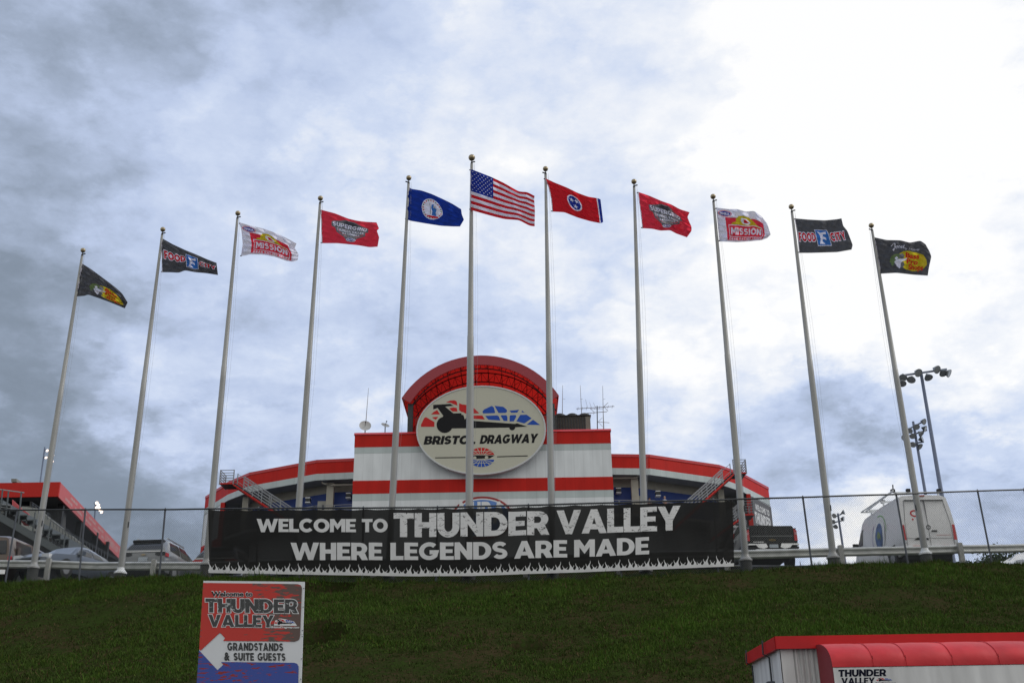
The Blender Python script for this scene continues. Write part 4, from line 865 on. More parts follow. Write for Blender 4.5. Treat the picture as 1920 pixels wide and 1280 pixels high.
m_ = MB(); m_.tube([atY(603, 903, 101), atY(606, 906, 101), atY(614, 907, 101)], .09, 8); m_.tube([atY(620, 909, 101), atY(664, 908, 101)], .09, 8); m_.build('drain_pipe', BEIGE, t, smooth=True)
m_ = MB(); m_.tube([atY(1145, 896, 101), atY(1192, 895, 101), atY(1197, 892, 101)], .09, 8); m_.build('drain_pipe', BEIGE, t, smooth=True)
# external stairs
RAILW = mat('pale_handrail', (.24, .25, .27), .45, .2)
def stairs(top, bot, Yt, Yb, lx, near_from, w=1.5, n=30, rail_h=1.45):
    A, Bq = Vector(atY(*top, Yt)), Vector(atY(*bot, Yb)); d = Bq-A; st = MB(); s_ = thing_part('staircase')
    side = Vector((0, -w, 0))
    r = MB()
    for o_ in (Vector((0, 0, 0)), side): r.bar(A+o_, Bq+o_, .07, .13)
    r.build('stringer', REDP, s_)
    for k in range(n):
        p = A+d*((k+.5)/n); sx = abs(d.x)/n
        st.box(p.x-sx*.55, p.x+sx*.55, min(p.y-w+.05, p.y-.05), p.y-.05, p.z+.16, p.z+.21)
    st.build('treads', GALVD, s_)
    g = MB()
    for o_, k0 in ((Vector((0, 0, 0)), 0), (side, near_from)):
        for hgt in (np.linspace(.30, rail_h, 5) if k0 else (.7, rail_h)): g.bar(A+d*k0+o_+Vector((0, 0, hgt)), Bq+o_+Vector((0, 0, hgt)), .085 if k0 else .04)
        for j in range(7):
            p = A+d*(k0+(1-k0)*j/6)+o_; g.bar(p, p+Vector((0, 0, rail_h+.04)), .08)
    g.build('handrail', RAILW, s_)
    # landing
    L2 = Vector((lx, 0, 0)); g = MB(); g.box(min(A.x, A.x+lx), max(A.x, A.x+lx), A.y-w+.05, A.y+.6, A.z+.06, A.z+.16); g.build('landing', STEELD, s_); g = MB(); g.bar((A.x, A.y-w, A.z+.1), (A.x+lx, A.y-w, A.z+.1), .08, .14); g.build('landing_edge', REDP, s_)
    g = MB()
    for hgt in np.linspace(.4, rail_h, 5):
        z = A.z+hgt; g.bar((A.x, A.y-w, z), (A.x+lx, A.y-w, z), .06); g.bar((A.x+lx, A.y-w, z), (A.x+lx, A.y+.6, z), .06)
    for p in ((A.x, A.y-w), (A.x+lx, A.y-w), (A.x+lx, A.y+.6)): g.bar((*p, A.z), (*p, A.z+rail_h+.04), .09)
    g.build('landing_railing', RAILW, s_)
def thing_part(nm):
    o = bpy.data.objects.new(nm, None); COL.objects.link(o); o.parent = t; o.matrix_parent_inverse = t.matrix_world.inverted(); return o
stairs((444, 915), (566, 996), 103.6, 100.6, -1.35, .16)
stairs((1371, 896), (1262, 994), 103.6, 100.6, 1.25, .19)
stairs((1390, 973), (1330, 1016), 104.6, 103.2, 1.0, .1, n=12)
# round canopy over the sign: barrel vault on trusses
FYc, BYc = 96.9, 107.0; _l, _r = atY(753, 745, FYc), atY(1048, 742, FYc); zs = (_l[2]+_r[2])/2; ccx = (_l[0]+_r[0])/2; a_o = (_r[0]-_l[0])/2
apex = float(atY(905, 666, FYc)[2])
def arcpt(k, inset=0.0, Y=FYc):
    """k 0..1 from left springing to right; circular arc through springing and apex"""
    h = apex-zs; R_ = (a_o*a_o+h*h)/(2*h); cz = apex-R_; th = math.asin(a_o/R_)
    a = -th+2*th*k; rr = R_-inset; return (ccx+rr*math.sin(a), Y, cz+rr*math.cos(a))
NA = 26
m_ = MB(); m_.add([arcpt(i/NA, 0, FYc) for i in range(NA+1)]+[arcpt(i/NA, .97, FYc-.0) for i in range(NA+1)]+[arcpt(i/NA, 0, FYc+.1) for i in range(NA+1)]+[arcpt(i/NA, .97, FYc+.1) for i in range(NA+1)],
      [(i, i+1, i+1+NA+1, i+NA+1) for i in range(NA)]+[(i+NA+1, i+NA+2, i+3*NA+4, i+3*NA+3) for i in range(NA)]+[(2*NA+2+i, 3*NA+3+i, 3*NA+4+i, 2*NA+3+i) for i in range(NA)])
MESHRED = mat('dusky_red_mesh', (0.34, 0.045, 0.06), 0.7, var=.06); VAULT = mat('red_vault_sheet', (0.55, 0.02, 0.015), 0.5, var=.06, trans=0.45)
cn = thing_part('round_canopy')
m_.build('canopy_fascia', MESHRED, cn)
m_ = MB(); Ys_ = [FYc+.1, 100, 103, BYc]
m_.add([arcpt(i/NA, 0.0, Y) for Y in Ys_ for i in range(NA+1)], [(j*(NA+1)+i, j*(NA+1)+i+1, (j+1)*(NA+1)+i+1, (j+1)*(NA+1)+i) for j in range(3) for i in range(NA)]); m_.build('canopy_sheet', VAULT, cn)
m_ = MB(); m_.add([arcpt(i/NA, 0, BYc) for i in range(NA+1)]+[(ccx+a_o, BYc, 31.9), (ccx-a_o, BYc, 31.9)], [tuple(range(NA+3))]); m_.build('canopy_back', mat('red_back_sheet', (.40, .02, .015), .6), cn)
tr = MB()
for Y in (FYc+.9, FYc+4.6):
    for ins in (.10, 1.05):
        tr.tube([arcpt(i/NA, ins, Y) for i in range(NA+1)], .06, 5)
    for i in range(NA):
        tr.bar(arcpt(i/NA, .10, Y), arcpt(i/NA, 1.05, Y), .045); tr.bar(arcpt(i/NA, .10 if i % 2 else 1.05, Y), arcpt((i+1)/NA, 1.05 if i % 2 else .10, Y), .03)
for i in range(0, NA+1, 2):
    tr.bar(arcpt(i/NA, .12, FYc+.2), arcpt(i/NA, .12, BYc-.1), .06)
tr.build('truss', STEELD, cn)
m_ = MB(); q = atY(770, 760, 97.6); m_.box(q[0]-.25, q[0]+.25, 97.4, 97.9, 32.3, 35.6); m_.build('support_post', STEELD, cn); m_ = MB(); q = atY(1036, 760, 97.6); m_.box(q[0]-.2, q[0]+.2, 97.4, 97.9, 32.3, 35.4); m_.build('support_post', STEELD, cn)
MB().box(ccx-a_o+1.2, ccx+a_o-1.2, 98.6, 98.8, 31.5, 34.6).build('rear_screen', mat('red_back_sheet', (.40, .02, .015), .6), cn)

# oval sign on the tower
s = thing('oval_sign', 'large cream oval sign with racing car emblem and black lettering under the red canopy', 'sign', tuple(atY(902, 806, 96.0)))
SY = 96.0
c0 = atY(902, 806, SY); rx = (atY(1023.6, 804, SY)[0]-atY(780.3, 808, SY)[0])/2; rz = (atY(905, 722.5, SY)[2]-atY(900, 889.5, SY)[2])/2; c0z = (atY(905, 722.5, SY)[2]+atY(900, 889.5, SY)[2])/2
m_ = MB(); n_ = 64
e_ = lambda r, Y: [(c0[0]+(rx-r)*math.cos(2*PI*k/n_), Y, c0z+(rz-r)*math.sin(2*PI*k/n_)) for k in range(n_)]
m_.add(e_(0, SY)+e_(.13, SY)+e_(0, SY+.55)+e_(.13, SY+.06), [(k, (k+1) % n_, (k+1) % n_+n_, k+n_) for k in range(n_)]+[(k, k+2*n_, (k+1) % n_+2*n_, (k+1) % n_) for k in range(n_)]+[(k+n_, (k+1) % n_+n_, (k+1) % n_+3*n_, k+3*n_) for k in range(n_)]+[tuple(range(2*n_, 3*n_))])
m_.build('frame', mat('sign_frame', (.55, .57, .58), .4), s)
MB().add(e_(.132, SY+.05), [tuple(range(n_))]).build('face', mat('cream_sign_face', (0.50, 0.49, 0.40), 0.45, var=.03), s)
m_ = MB()
for a in (35, 90, 145, 215, 270, 325): m_.bar((c0[0]+rx*.8*math.cos(math.radians(a)), SY+.5, c0z+rz*.8*math.sin(math.radians(a))), (c0[0]+rx*.8*math.cos(math.radians(a)), 97, c0z+rz*.8*math.sin(math.radians(a))), .12)
m_.build('bracket', STEELD, s)
def zm(X, Yp, lift=0): q = atY(770+X/6.737, 710+Yp/6.737, SY+.05); return (q[0], q[1]-.006*lift-.004, q[2])
pr = Print(zm); car_emblem(pr, lambda x, y: (x, y), INK)
bl = [(163, 827), (710, 822), (1600, 804)]; bh = [(163, 100), (1600, 108)]
LF = lambda x: (float(np.interp(x, [163, 1600], [102, 110])), float(np.interp(x, [p[0] for p in bl], [p[1] for p in bl])))
pr.shapes(word('BRISTOL', 165, 812, 0, 1, yfn=LF, up=-1, shear=24, gap=.06, grow=.022), INK).shapes(word('DRAGWAY', 872, 1588, 0, 1, yfn=LF, up=-1, shear=24, gap=.05, grow=.022), INK)
pr.shapes(P((310, 990), (692, 985), (692, 997), (310, 1002)), INK, 1, 'rule').shapes(P((1092, 977), (1478, 965), (1478, 977), (1092, 989)), INK, 1, 'rule')
ec, ea, eb = (893, 990), 170, 122
top = [(ec[0]+ea*math.cos(math.radians(a)), ec[1]-eb*math.sin(math.radians(a))) for a in np.linspace(15, 165, 24)]; bot_ = [(ec[0]+ea*math.cos(math.radians(a)), ec[1]+eb*math.sin(math.radians(a))) for a in np.linspace(14, 166, 24)]
pr.shapes([(top, [])], INKR, 1, 'globe').shapes([(bot_, [])], INKB, 1, 'globe').shapes(P((728, 965), (1062, 965), (1000, 1003), (960, 1003), (820, 1010), (728, 1005)), INK, 1, 'globe')
CRM = MATS['cream_sign_face']
for k in (-70, -45, -20, 20, 45, 70, 0):
    a = math.radians(k)
    for sy in (-1, 1):
        p0 = (ec[0]+12*math.sin(a)*3, ec[1]+sy*30); p1 = (ec[0]+190*math.sin(a), ec[1]+sy*(35+110*math.cos(a)*1.05))
        pr.shapes([(stroke([p0, p1], 7), [])], CRM, 2, 'globe_lines')
pr.shapes([(stroke([(735, 915), (1050, 912)], 6), [])], CRM, 2.5, 'globe_lines').shapes([(stroke([(735, 1064), (1050, 1060)], 6), [])], CRM, 2.5, 'globe_lines').shapes(ell(958, 990, 22, 18), CRM, 2, 'globe_lines').shapes(ell(810, 996, 20, 18), CRM, 2, 'globe_lines')
pr.build(s)
# lower oval sign
s = thing('lower_oval_sign', 'red rimmed blue oval sign low on the tower wall, half hidden by the banner', 'sign', tuple(atY(905, 965, 96.8)))
cc = atY(904, 970, 96.8); A_, B_ = 2.85, 2.0
m_ = MB(); e2 = lambda r, Y: [(cc[0]+(A_-r)*math.cos(2*PI*k/48), Y, cc[2]+(B_-r)*math.sin(2*PI*k/48)) for k in range(48)]
m_.add(e2(0, 96.8)+e2(0, 96.98), [tuple(range(48))]+[(k, k+48, (k+1) % 48+48, (k+1) % 48) for k in range(48)]); m_.build('panel', mat('sign_red_rim', (.30, .02, .02), .5), s)
pr = Print(lambda x, y, l=0: (cc[0]+x, 96.8-.008*l, cc[2]+y)); pr.shapes(ell(0, 0, A_-.2, B_-.2, 40), INKW, 1, 'rim').shapes(ell(0, 0, A_-.32, B_-.32, 40), mat('sign_blue', (.10, .22, .55), .5), 2, 'field')
pr.shapes(word('NHRA', -2.1, 2.1, -.55, 2.05), INKW, 3).build(s)

# things on the tower roof
def mast(nm, lab, cat, px, ytop, Y, r=.02, extra=None, zb=32.3, base_px=None, grp=None):
    a = atY(base_px or px, 805, Y); b = atY(px, ytop, Y); tt = thing(nm, lab, cat, (a[0], Y, zb), 0, grp)
    m2 = MB(); m2.tube([(a[0], Y, zb), ((a[0]+b[0])/2, Y, (zb+b[2])/2), tuple(b)], [r*1.8, r*1.2, r*.6], 6); m2.build('rod', GALV, tt); return tt
g_ = 'whip antennas on the tower roof'
mast('whip_antenna', 'thin whip antenna left of the satellite dishes on the tower roof', 'antenna', 691, 727, 99, .03, base_px=684, grp=g_)
for px, yt, bx, lab in ((1055, 722, 1053, 'nearest the red canopy'), (1088, 722, 1092, 'behind the middle of the rooftop chiller'), (1130, 723, 1131, 'behind the television aerial')):
    tt = mast('whip_antenna', 'thin whip antenna on the tower roof '+lab, 'antenna', px, yt, 100.2, .03, base_px=bx, grp=g_); q = atY(px, 748, 100.2); MB().bar(q, (q[0]+.25, q[1], q[2]), .02).build('side_rod', GALV, tt)
for (px, py, r, tl, lab) in ((684.5, 799, .58, .1, 'larger round white satellite dish at the left edge of the tower roof'), (722, 798, .42, .9, 'smaller satellite dish seen edge-on beside the red canopy')):
    q = Vector(atY(px, py, 98.2)); tt = thing('satellite_dish', lab, 'satellite dish', (q.x, q.y, 32.3), 0, 'satellite dishes on the tower roof'); m2 = MB(); n_ = 20
    nrm = Vector((0.15+tl*.5, -1, .25+tl*1.1)).normalized(); u_ = nrm.cross(Vector((0, 0, 1))).normalized(); v_ = nrm.cross(u_)
    rings = [[q+nrm*(k*k*.22*r)+(u_*math.cos(2*PI*j/n_)+v_*math.sin(2*PI*j/n_))*r*k for j in range(n_)] for k in (.02, .4, .7, 1.0)]
    m2.add([p for rg in rings for p in rg], [(i*n_+j, i*n_+(j+1) % n_, (i+1)*n_+(j+1) % n_, (i+1)*n_+j) for i in range(3) for j in range(n_)]); m2.build('reflector', mat('dish_grey', (.45, .46, .46), .5), tt, smooth=True)
    m2 = MB(); m2.tube([q+nrm*.05, q+nrm*(r*1.1)], .025, 6); m2.ball(q+nrm*(r*1.15), .07, 6); m2.build('feed_horn', STEELD, tt); MB().tube([(q.x, q.y+.1, 32.3), (q.x, q.y+.1, q.z)], .05, 8).build('mount', GALVD, tt)
# chiller
tt = thing('rooftop_chiller', 'dark finned chiller unit with fans on top, right side of the tower roof', 'air conditioner', (6.0, 100, 32.3))
a = atY(1039, 779, 99.3); b = atY(1106, 777, 99.3); zt = a[2]; MB().box(a[0]-1.2, b[0], 99.3, 101.5, 32.3, zt-.1).build('casing', mat('chiller_grey', (.085, .085, .075), .7, var=.2), tt)
m2 = MB(); k = a[0]-1.1
while k < b[0]-.5: m2.box(k, k+.10, 99.2, 99.299, 32.4, zt-.2); k += .27
m2.build('fins', STEELD, tt); MB().box(b[0]-.45, b[0]+.02, 99.22, 99.298, 32.4, zt-.15).build('end_panel', mat('chiller_panel', (.20, .20, .17), .7), tt); MB().box(a[0]-1.25, b[0]+.1, 99.15, 101.6, zt-.098, zt).build('lid', STEELD, tt)
for k in range(4):
    cxk = a[0]-.6+1.2*k; MB().lathe((cxk, 99.9, zt), [(.55, 0), (.52, .22), (.35, .33), (.01, .36)], 14).build('fan', STEELD, tt, smooth=True)
# television aerial
tt = thing('television_aerial', 'two-boom television aerial on a mast at the right end of the tower roof', 'antenna', tuple(atY(1120, 803, 99)[:2])+(32.3,))
zz = lambda x, y: tuple(atY(1040+x/14.22, 720+y/14.22, 99)); m2 = MB()
m2.tube([zz(1140, 1190), zz(1132, 580)], .05, 6); m2.build('mast', GALVD, tt); m2 = MB()
for a_, b_, w in (((575, 655), (1590, 590), .05), ((740, 785), (1400, 730), .05), ((1310, 600), (1425, 490), .04), ((1310, 600), (1425, 715), .04), ((960, 655), (1065, 755), .035), ((1065, 755), (1030, 800), .03), ((960, 655), (1300, 650), .03), ((1140, 1000), (1460, 1027), .04), ((1170, 990), (1270, 890), .03), ((1170, 1010), (1275, 1130), .03), ((1300, 800), (1318, 1180), .03), ((820, 400), (880, 640), .022), ((930, 480), (975, 620), .022), ((1030, 490), (1085, 615), .022)): m2.bar(zz(*a_), zz(*b_), w)
for k in range(9):
    q = Vector(zz(620+k*115, 652-k*7)); m2.bar(q+Vector((0, -.5, -.03)), q+Vector((0, .6, .03)), .025)
m2.build('boom', GALV, tt)
# dark grey welcome print on the right end wall
e0 = Vector((CX+26.6, 107.7)); e1 = Vector((CX+30.7, 113.8)); dd = (e1-e0); Lw = dd.length; dd.normalize(); nrm = Vector((dd.y, -dd.x))
s = thing('wall_banner', 'dark grey banner with white lettering on the right end wall of the tower building', 'banner', (e0.x+1, e0.y+1, 22))
def wallm(x, y, l=0): p = e0+dd*x+nrm*(.06+.01*l); return (p.x, p.y, y)
g = MB(); g.add([wallm(1.5, 9.2), wallm(Lw+.02, 9.2), wallm(Lw+.02, 28.8), wallm(1.5, 28.9)], [(0, 1, 2, 3)]); g.add([wallm(1.5, 9.2, -5), wallm(1.5, 28.9, -5), wallm(1.5, 28.9), wallm(1.5, 9.2)], [(0, 1, 2, 3)]); g.build('banner_sheet', mat('wall_banner_grey', (.115, .115, .125), .7), s)
pr = Print(wallm); pr.shapes(word('WELCOME TO', 2.7, 6.6, 27.65, .65), INKW).shapes(word('THUNDER', 2.3, 6.7, 26.2, 1.25), INKW).shapes(word('VALLEY', 2.6, 6.2, 24.85, 1.2), INKW).build(s)

# ------------------------------------------------------------------ left grandstand
t = thing('grandstand', 'far grandstand at the left edge with red roof fascia and receding seating', 'grandstand', (-62, 140, 9))
K = Vector((-56.95, 130, 37.37)); KE = Vector((-64.6, 180, 37.37)); fh = 1.86
dr = (KE-K).normalized()
MB().box(-82, K.x, 130, 130.25, K.z-fh, K.z).build('roof_fascia', REDP, t)
m_ = MB(); m_.add([K, KE, KE-Vector((0, 0, fh)), K-Vector((0, 0, fh)), K+Vector((-.25, 0, 0)), KE+Vector((-.25, 0, 0)), KE-Vector((.25, 0, fh)), K-Vector((.25, 0, fh))], [(0, 1, 2, 3), (0, 4, 5, 1), (3, 2, 6, 7), (5, 4, 7, 6)]); m_.build('side_fascia', mat('lettered_red_fascia', (0.50, 0.055, 0.045), 0.5, var=.08), t)
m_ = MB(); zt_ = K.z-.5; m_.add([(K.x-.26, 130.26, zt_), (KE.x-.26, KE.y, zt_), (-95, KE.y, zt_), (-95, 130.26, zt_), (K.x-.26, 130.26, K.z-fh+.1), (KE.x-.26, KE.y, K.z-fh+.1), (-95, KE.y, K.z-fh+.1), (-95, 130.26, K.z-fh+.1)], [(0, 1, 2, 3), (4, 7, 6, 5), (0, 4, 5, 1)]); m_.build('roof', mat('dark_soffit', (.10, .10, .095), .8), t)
def sm(x, y, l=0): p = K+dr*x; return (p.x+.004+.012*l, p.y-.002*l, K.z-fh+y)
pr = Print(sm); IR = mat('pale_fascia_lettering', (.50, .27, .25), .6)
pr.shapes(word('LEGENDS OF THUNDER', 28.5, 46, .45, .95, gap=.1), IR, 1)
# the rows of small names, too far to read: short worn strokes
for row, (yb, hh, sp) in enumerate(((1.15, .34, (6, 27)), (.45, .34, (3.5, 27)))):
    x = sp[0]; k = 0
    while x < sp[1]:
        w = .55+.3*((k*7) % 3); pr.shapes(rect(x, yb, x+w*.8, yb+hh), IR, 1, 'small_lettering'); x += w if k % 5 != 4 else w+1.4; k += 1
pr.build(t)
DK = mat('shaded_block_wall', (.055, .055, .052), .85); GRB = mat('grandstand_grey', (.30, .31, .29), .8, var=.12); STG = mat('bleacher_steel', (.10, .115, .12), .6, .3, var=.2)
# suite front wall, windows
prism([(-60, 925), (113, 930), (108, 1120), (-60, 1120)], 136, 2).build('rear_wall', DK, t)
prism([(-40, 926), (9, 927), (6, 962), (-42, 962)], 133, .4).build('suite_wall', GRB, t)
w_ = prism([(9.5, 927), (57, 929), (55, 949), (8, 947)], 132.8, .3).build('window', GLASSD, t)
for pl in ([(57, 928), (59, 928), (57.5, 950), (55.5, 950)], [(42, 947.5), (57, 948.5), (57, 950.5), (42, 949.5)], [(9, 927), (11, 927), (9, 948), (7.5, 948)]): prism(pl, 132.6, .3).build('window_frame', GRB, w_)
# seating ramp: beige parapet wall that steps down to the right and back
prism([(40, 949), (70, 952), (95, 972), (118, 990), (150, 1016), (205, 1056), (205, 1075), (150, 1047), (118, 1020), (88, 995), (40, 995)], 128, .6).build('parapet_wall', GRB, t)
m_ = MB()
for a_, b_ in (((60, 941), (95, 965)), ((60, 945), (95, 969)), ((96, 972), (132, 996)), ((96, 976), (132, 1000)), ((120, 992), (228, 1050)), ((120, 995), (228, 1053))): m_.bar(atY(*a_, 127), atY(*b_, 127), .07)
for k in range(26):
    x = 62+k*5.6; y = float(np.interp(x, [60, 95, 96, 120, 228], [942, 966, 973, 992, 1050])); m_.bar(atY(x, y, 127), atY(x-.8, y+11, 127), .06)
m_.build('railing', GALVD, t)
for px, y0_, y1_ in ((114, 945, 1000), (147, 985, 1025), (176, 1016, 1045), (197, 1033, 1052)):
    q = atY(px, y0_, 134+(px-114)*.3); m_ = MB(); m_.box(q[0]-.35, q[0]+.35, q[1], q[1]+.5, 20, 36); m_.build('roof_column', BLACK, t)
for pl, mm in (([(23, 936), (40, 952), (40, 964), (22, 959)], 'pink'), ([(43, 954), (54, 963), (53, 985), (45, 984), (40, 978), (42, 960)], 'pink')):
    prism(pl, 120, .2).build('red_side_panel', mat('faded_red_panel', (.50, .08, .09), .6), t)
prism([(78, 984), (100, 998), (96, 1008), (90, 1007), (76, 1001)], 119.5, .15).build('number_board', INKW, t)
prism([(83, 992), (91, 997), (84, 1006), (80, 1005)], 119.4, .05).build('number_board_mark', INK, t)
# bleacher: sloping stringer with risers and guard posts
m_ = MB(); m_.bar(atY(-30, 951, 117), atY(128, 1043, 117), .25, .75); m_.build('bleacher_beam', STG, t)
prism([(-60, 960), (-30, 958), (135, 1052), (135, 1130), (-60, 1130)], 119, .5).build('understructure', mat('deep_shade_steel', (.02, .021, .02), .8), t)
for i in range(9):
    x = -16+i*15.5; y = 951+(x)*.58; p0 = atY(x, y, 118); m_ = MB(); m_.box(p0[0], p0[0]+1.6, 117.3, 122, p0[2]-.05, p0[2]+.08); m_.box(p0[0]+1.5, p0[0]+1.6, 117.3, 122, p0[2]-.9, p0[2]-.051); m_.build('riser', STG, t)
for px, yt in ((1, 917), (12, 921), (36, 922), (62, 960), (91, 978), (119, 1000)):
    m_ = MB(); yb = 962+px*.58+6; m_.bar(atY(px+4, yt, 117), atY(px-2, yb, 117), .13); m_.build('guard_post', STG, t)
m_ = MB(); m_.bar(atY(0, 917, 117), atY(45, 923, 117), .12); m_.bar(atY(0, 944, 117), atY(22, 948, 117), .06); m_.bar(atY(0, 950, 117), atY(22, 953, 117), .06)
for k in range(9): m_.bar(atY(97+k*6, 1005+k*4, 118.4), atY(103+k*6, 1020+k*3, 118.8), .12); m_.bar(atY(104+k*6, 1001+k*4.5, 118.4), atY(97+k*6, 1018+k*3, 118.8), .10)
m_.build('guard_rail', GALV, t)
prism([(21, 897), (31, 897), (31, 903), (21, 903)], 133, 1.5).build('roof_vent', mat('vent_grey', (.2, .2, .18), .7), t)

# ------------------------------------------------------------------ floodlight masts
BLP = mat('blue_grey_mast', (.16, .19, .27), .5, .4, var=.1); LG = mat('lamp_housing', (.22, .24, .25), .45, .3, var=.2); LGD = mat('lamp_housing_dark', (.07, .08, .085), .45, .3)
LIT = mat('lit_floodlight', (.9, .8, .7), .4, emit=((1.0, .80, .66), 2.4))
def lightmast(label, top, base, Y, arms, lamps, rad, lit=False, r=.16, zg=6.0):
    a = Vector(atY(*top, Y)); b = Vector(atY(*base, Y)); d = (b-a); b2 = a+d*((zg-a.z)/d.z); tt = thing('floodlight_mast', label, 'floodlight', tuple(b2), 0, 'stadium floodlight masts')
    m2 = MB(); m2.tube([b2, b2+(a-b2)*.5, b2+(a-b2)*.505, a], [r*1.6, r*1.15, r, r*.7], 12); m2.build('mast', BLP, tt, smooth=True)
    m2 = MB()
    for p, q in arms: m2.bar(atY(*p, Y-.1), atY(*q, Y-.1), .12)
    m2.build('cross_arm', BLP, tt)
    for i, (px, py, dx, dz) in enumerate(lamps):
        c = Vector(atY(px, py, Y-.4)); ax = Vector((dx, -.5, dz)).normalized(); u_ = ax.cross(Vector((.1, 1, .2))).normalized(); v_ = ax.cross(u_); n_ = 14; m2 = MB()
        pf = [(-.9, .18), (-.6, .35), (-.1, .75), (.35, 1.0), (.45, 1.0)]
        vs = [c+ax*(k*rad)+(u_*math.cos(2*PI*j/n_)+v_*math.sin(2*PI*j/n_))*rad*w for k, w in pf for j in range(n_)]
        m2.add(vs, [(i2*n_+j, i2*n_+(j+1) % n_, (i2+1)*n_+(j+1) % n_, (i2+1)*n_+j) for i2 in range(4) for j in range(n_)]+[tuple(range(n_))]); h = m2.build('lamp', LG if i % 2 else LGD, tt, smooth=True)
        m2 = MB(); m2.add([c+ax*(.40*rad)+(u_*math.cos(2*PI*j/n_)+v_*math.sin(2*PI*j/n_))*rad*.95 for j in range(n_)], [tuple(range(n_))]); m2.build('lens', LIT if lit else mat('lamp_glass', (.35, .37, .38), .15), h)
lightmast('tall floodlight mast with a wide crossarm of bell lamps behind the white van', (1726, 694), (1764, 918), 75, [((1690, 704), (1775, 692))], [(1693, 706, -.3, -1), (1691, 717, -.2, -1), (1709, 710, -.5, -1), (1720, 698, .2, -.4), (1740, 706, .1, -1), (1755, 692, .3, -.4), (1768, 698, .1, -1), (1777, 699, .8, -.6)], .32)
lightmast('floodlight mast with stacked clusters of lamps left of the tall mast', (1712, 790), (1734, 918), 95, [((1700, 806), (1735, 788)), ((1700, 818), (1738, 806)), ((1703, 832), (1732, 828))], [(1731, 790, .4, -.3), (1718, 799, -.1, -.5), (1706, 806, -.6, -.8), (1711, 816, -.1, -.6), (1733, 803, .8, -.5), (1726, 812, .6, -.9), (1727, 823, .7, .1), (1712, 832, -.6, -.8), (1724, 836, .6, -.7), (1697, 820, -.9, -.4)], .30)
lightmast('short floodlight mast with a lamp cluster seen above the guardrail between pickup and van', (1571, 962), (1580, 1022), 110, [((1562, 970), (1580, 962)), ((1560, 980), (1580, 975))], [(1565, 966, -.6, -.4), (1581, 960, .9, .2), (1580, 972, .9, -.2), (1563, 977, -.7, -.7), (1567, 986, -.5, -.8)], .26, r=.15)
lightmast('lit floodlight mast rising behind the grandstand roof at the far left', (84, 838), (76, 900), 150, [((84, 842), (98, 846)), ((82, 856), (98, 858))], [(88, 844, .8, -.6), (86, 857, .7, -.8), (99, 853, .9, -.3), (98, 858, .3, -.9), (98, 864, .5, -.8)], .20, lit=True, r=.14)
lightmast('bright lit floodlight cluster above the sloping end of the grandstand roof', (179, 944), (177, 975), 170, [((176, 942), (190, 960)), ((176, 950), (192, 962))], [(181, 942, .5, -.4), (184, 946, .6, -.5), (181, 950, .4, -.7), (187, 955, .6, -.6), (190, 959, .7, -.6), (185, 951, .5, -.5)], .27, lit=True, r=.14)

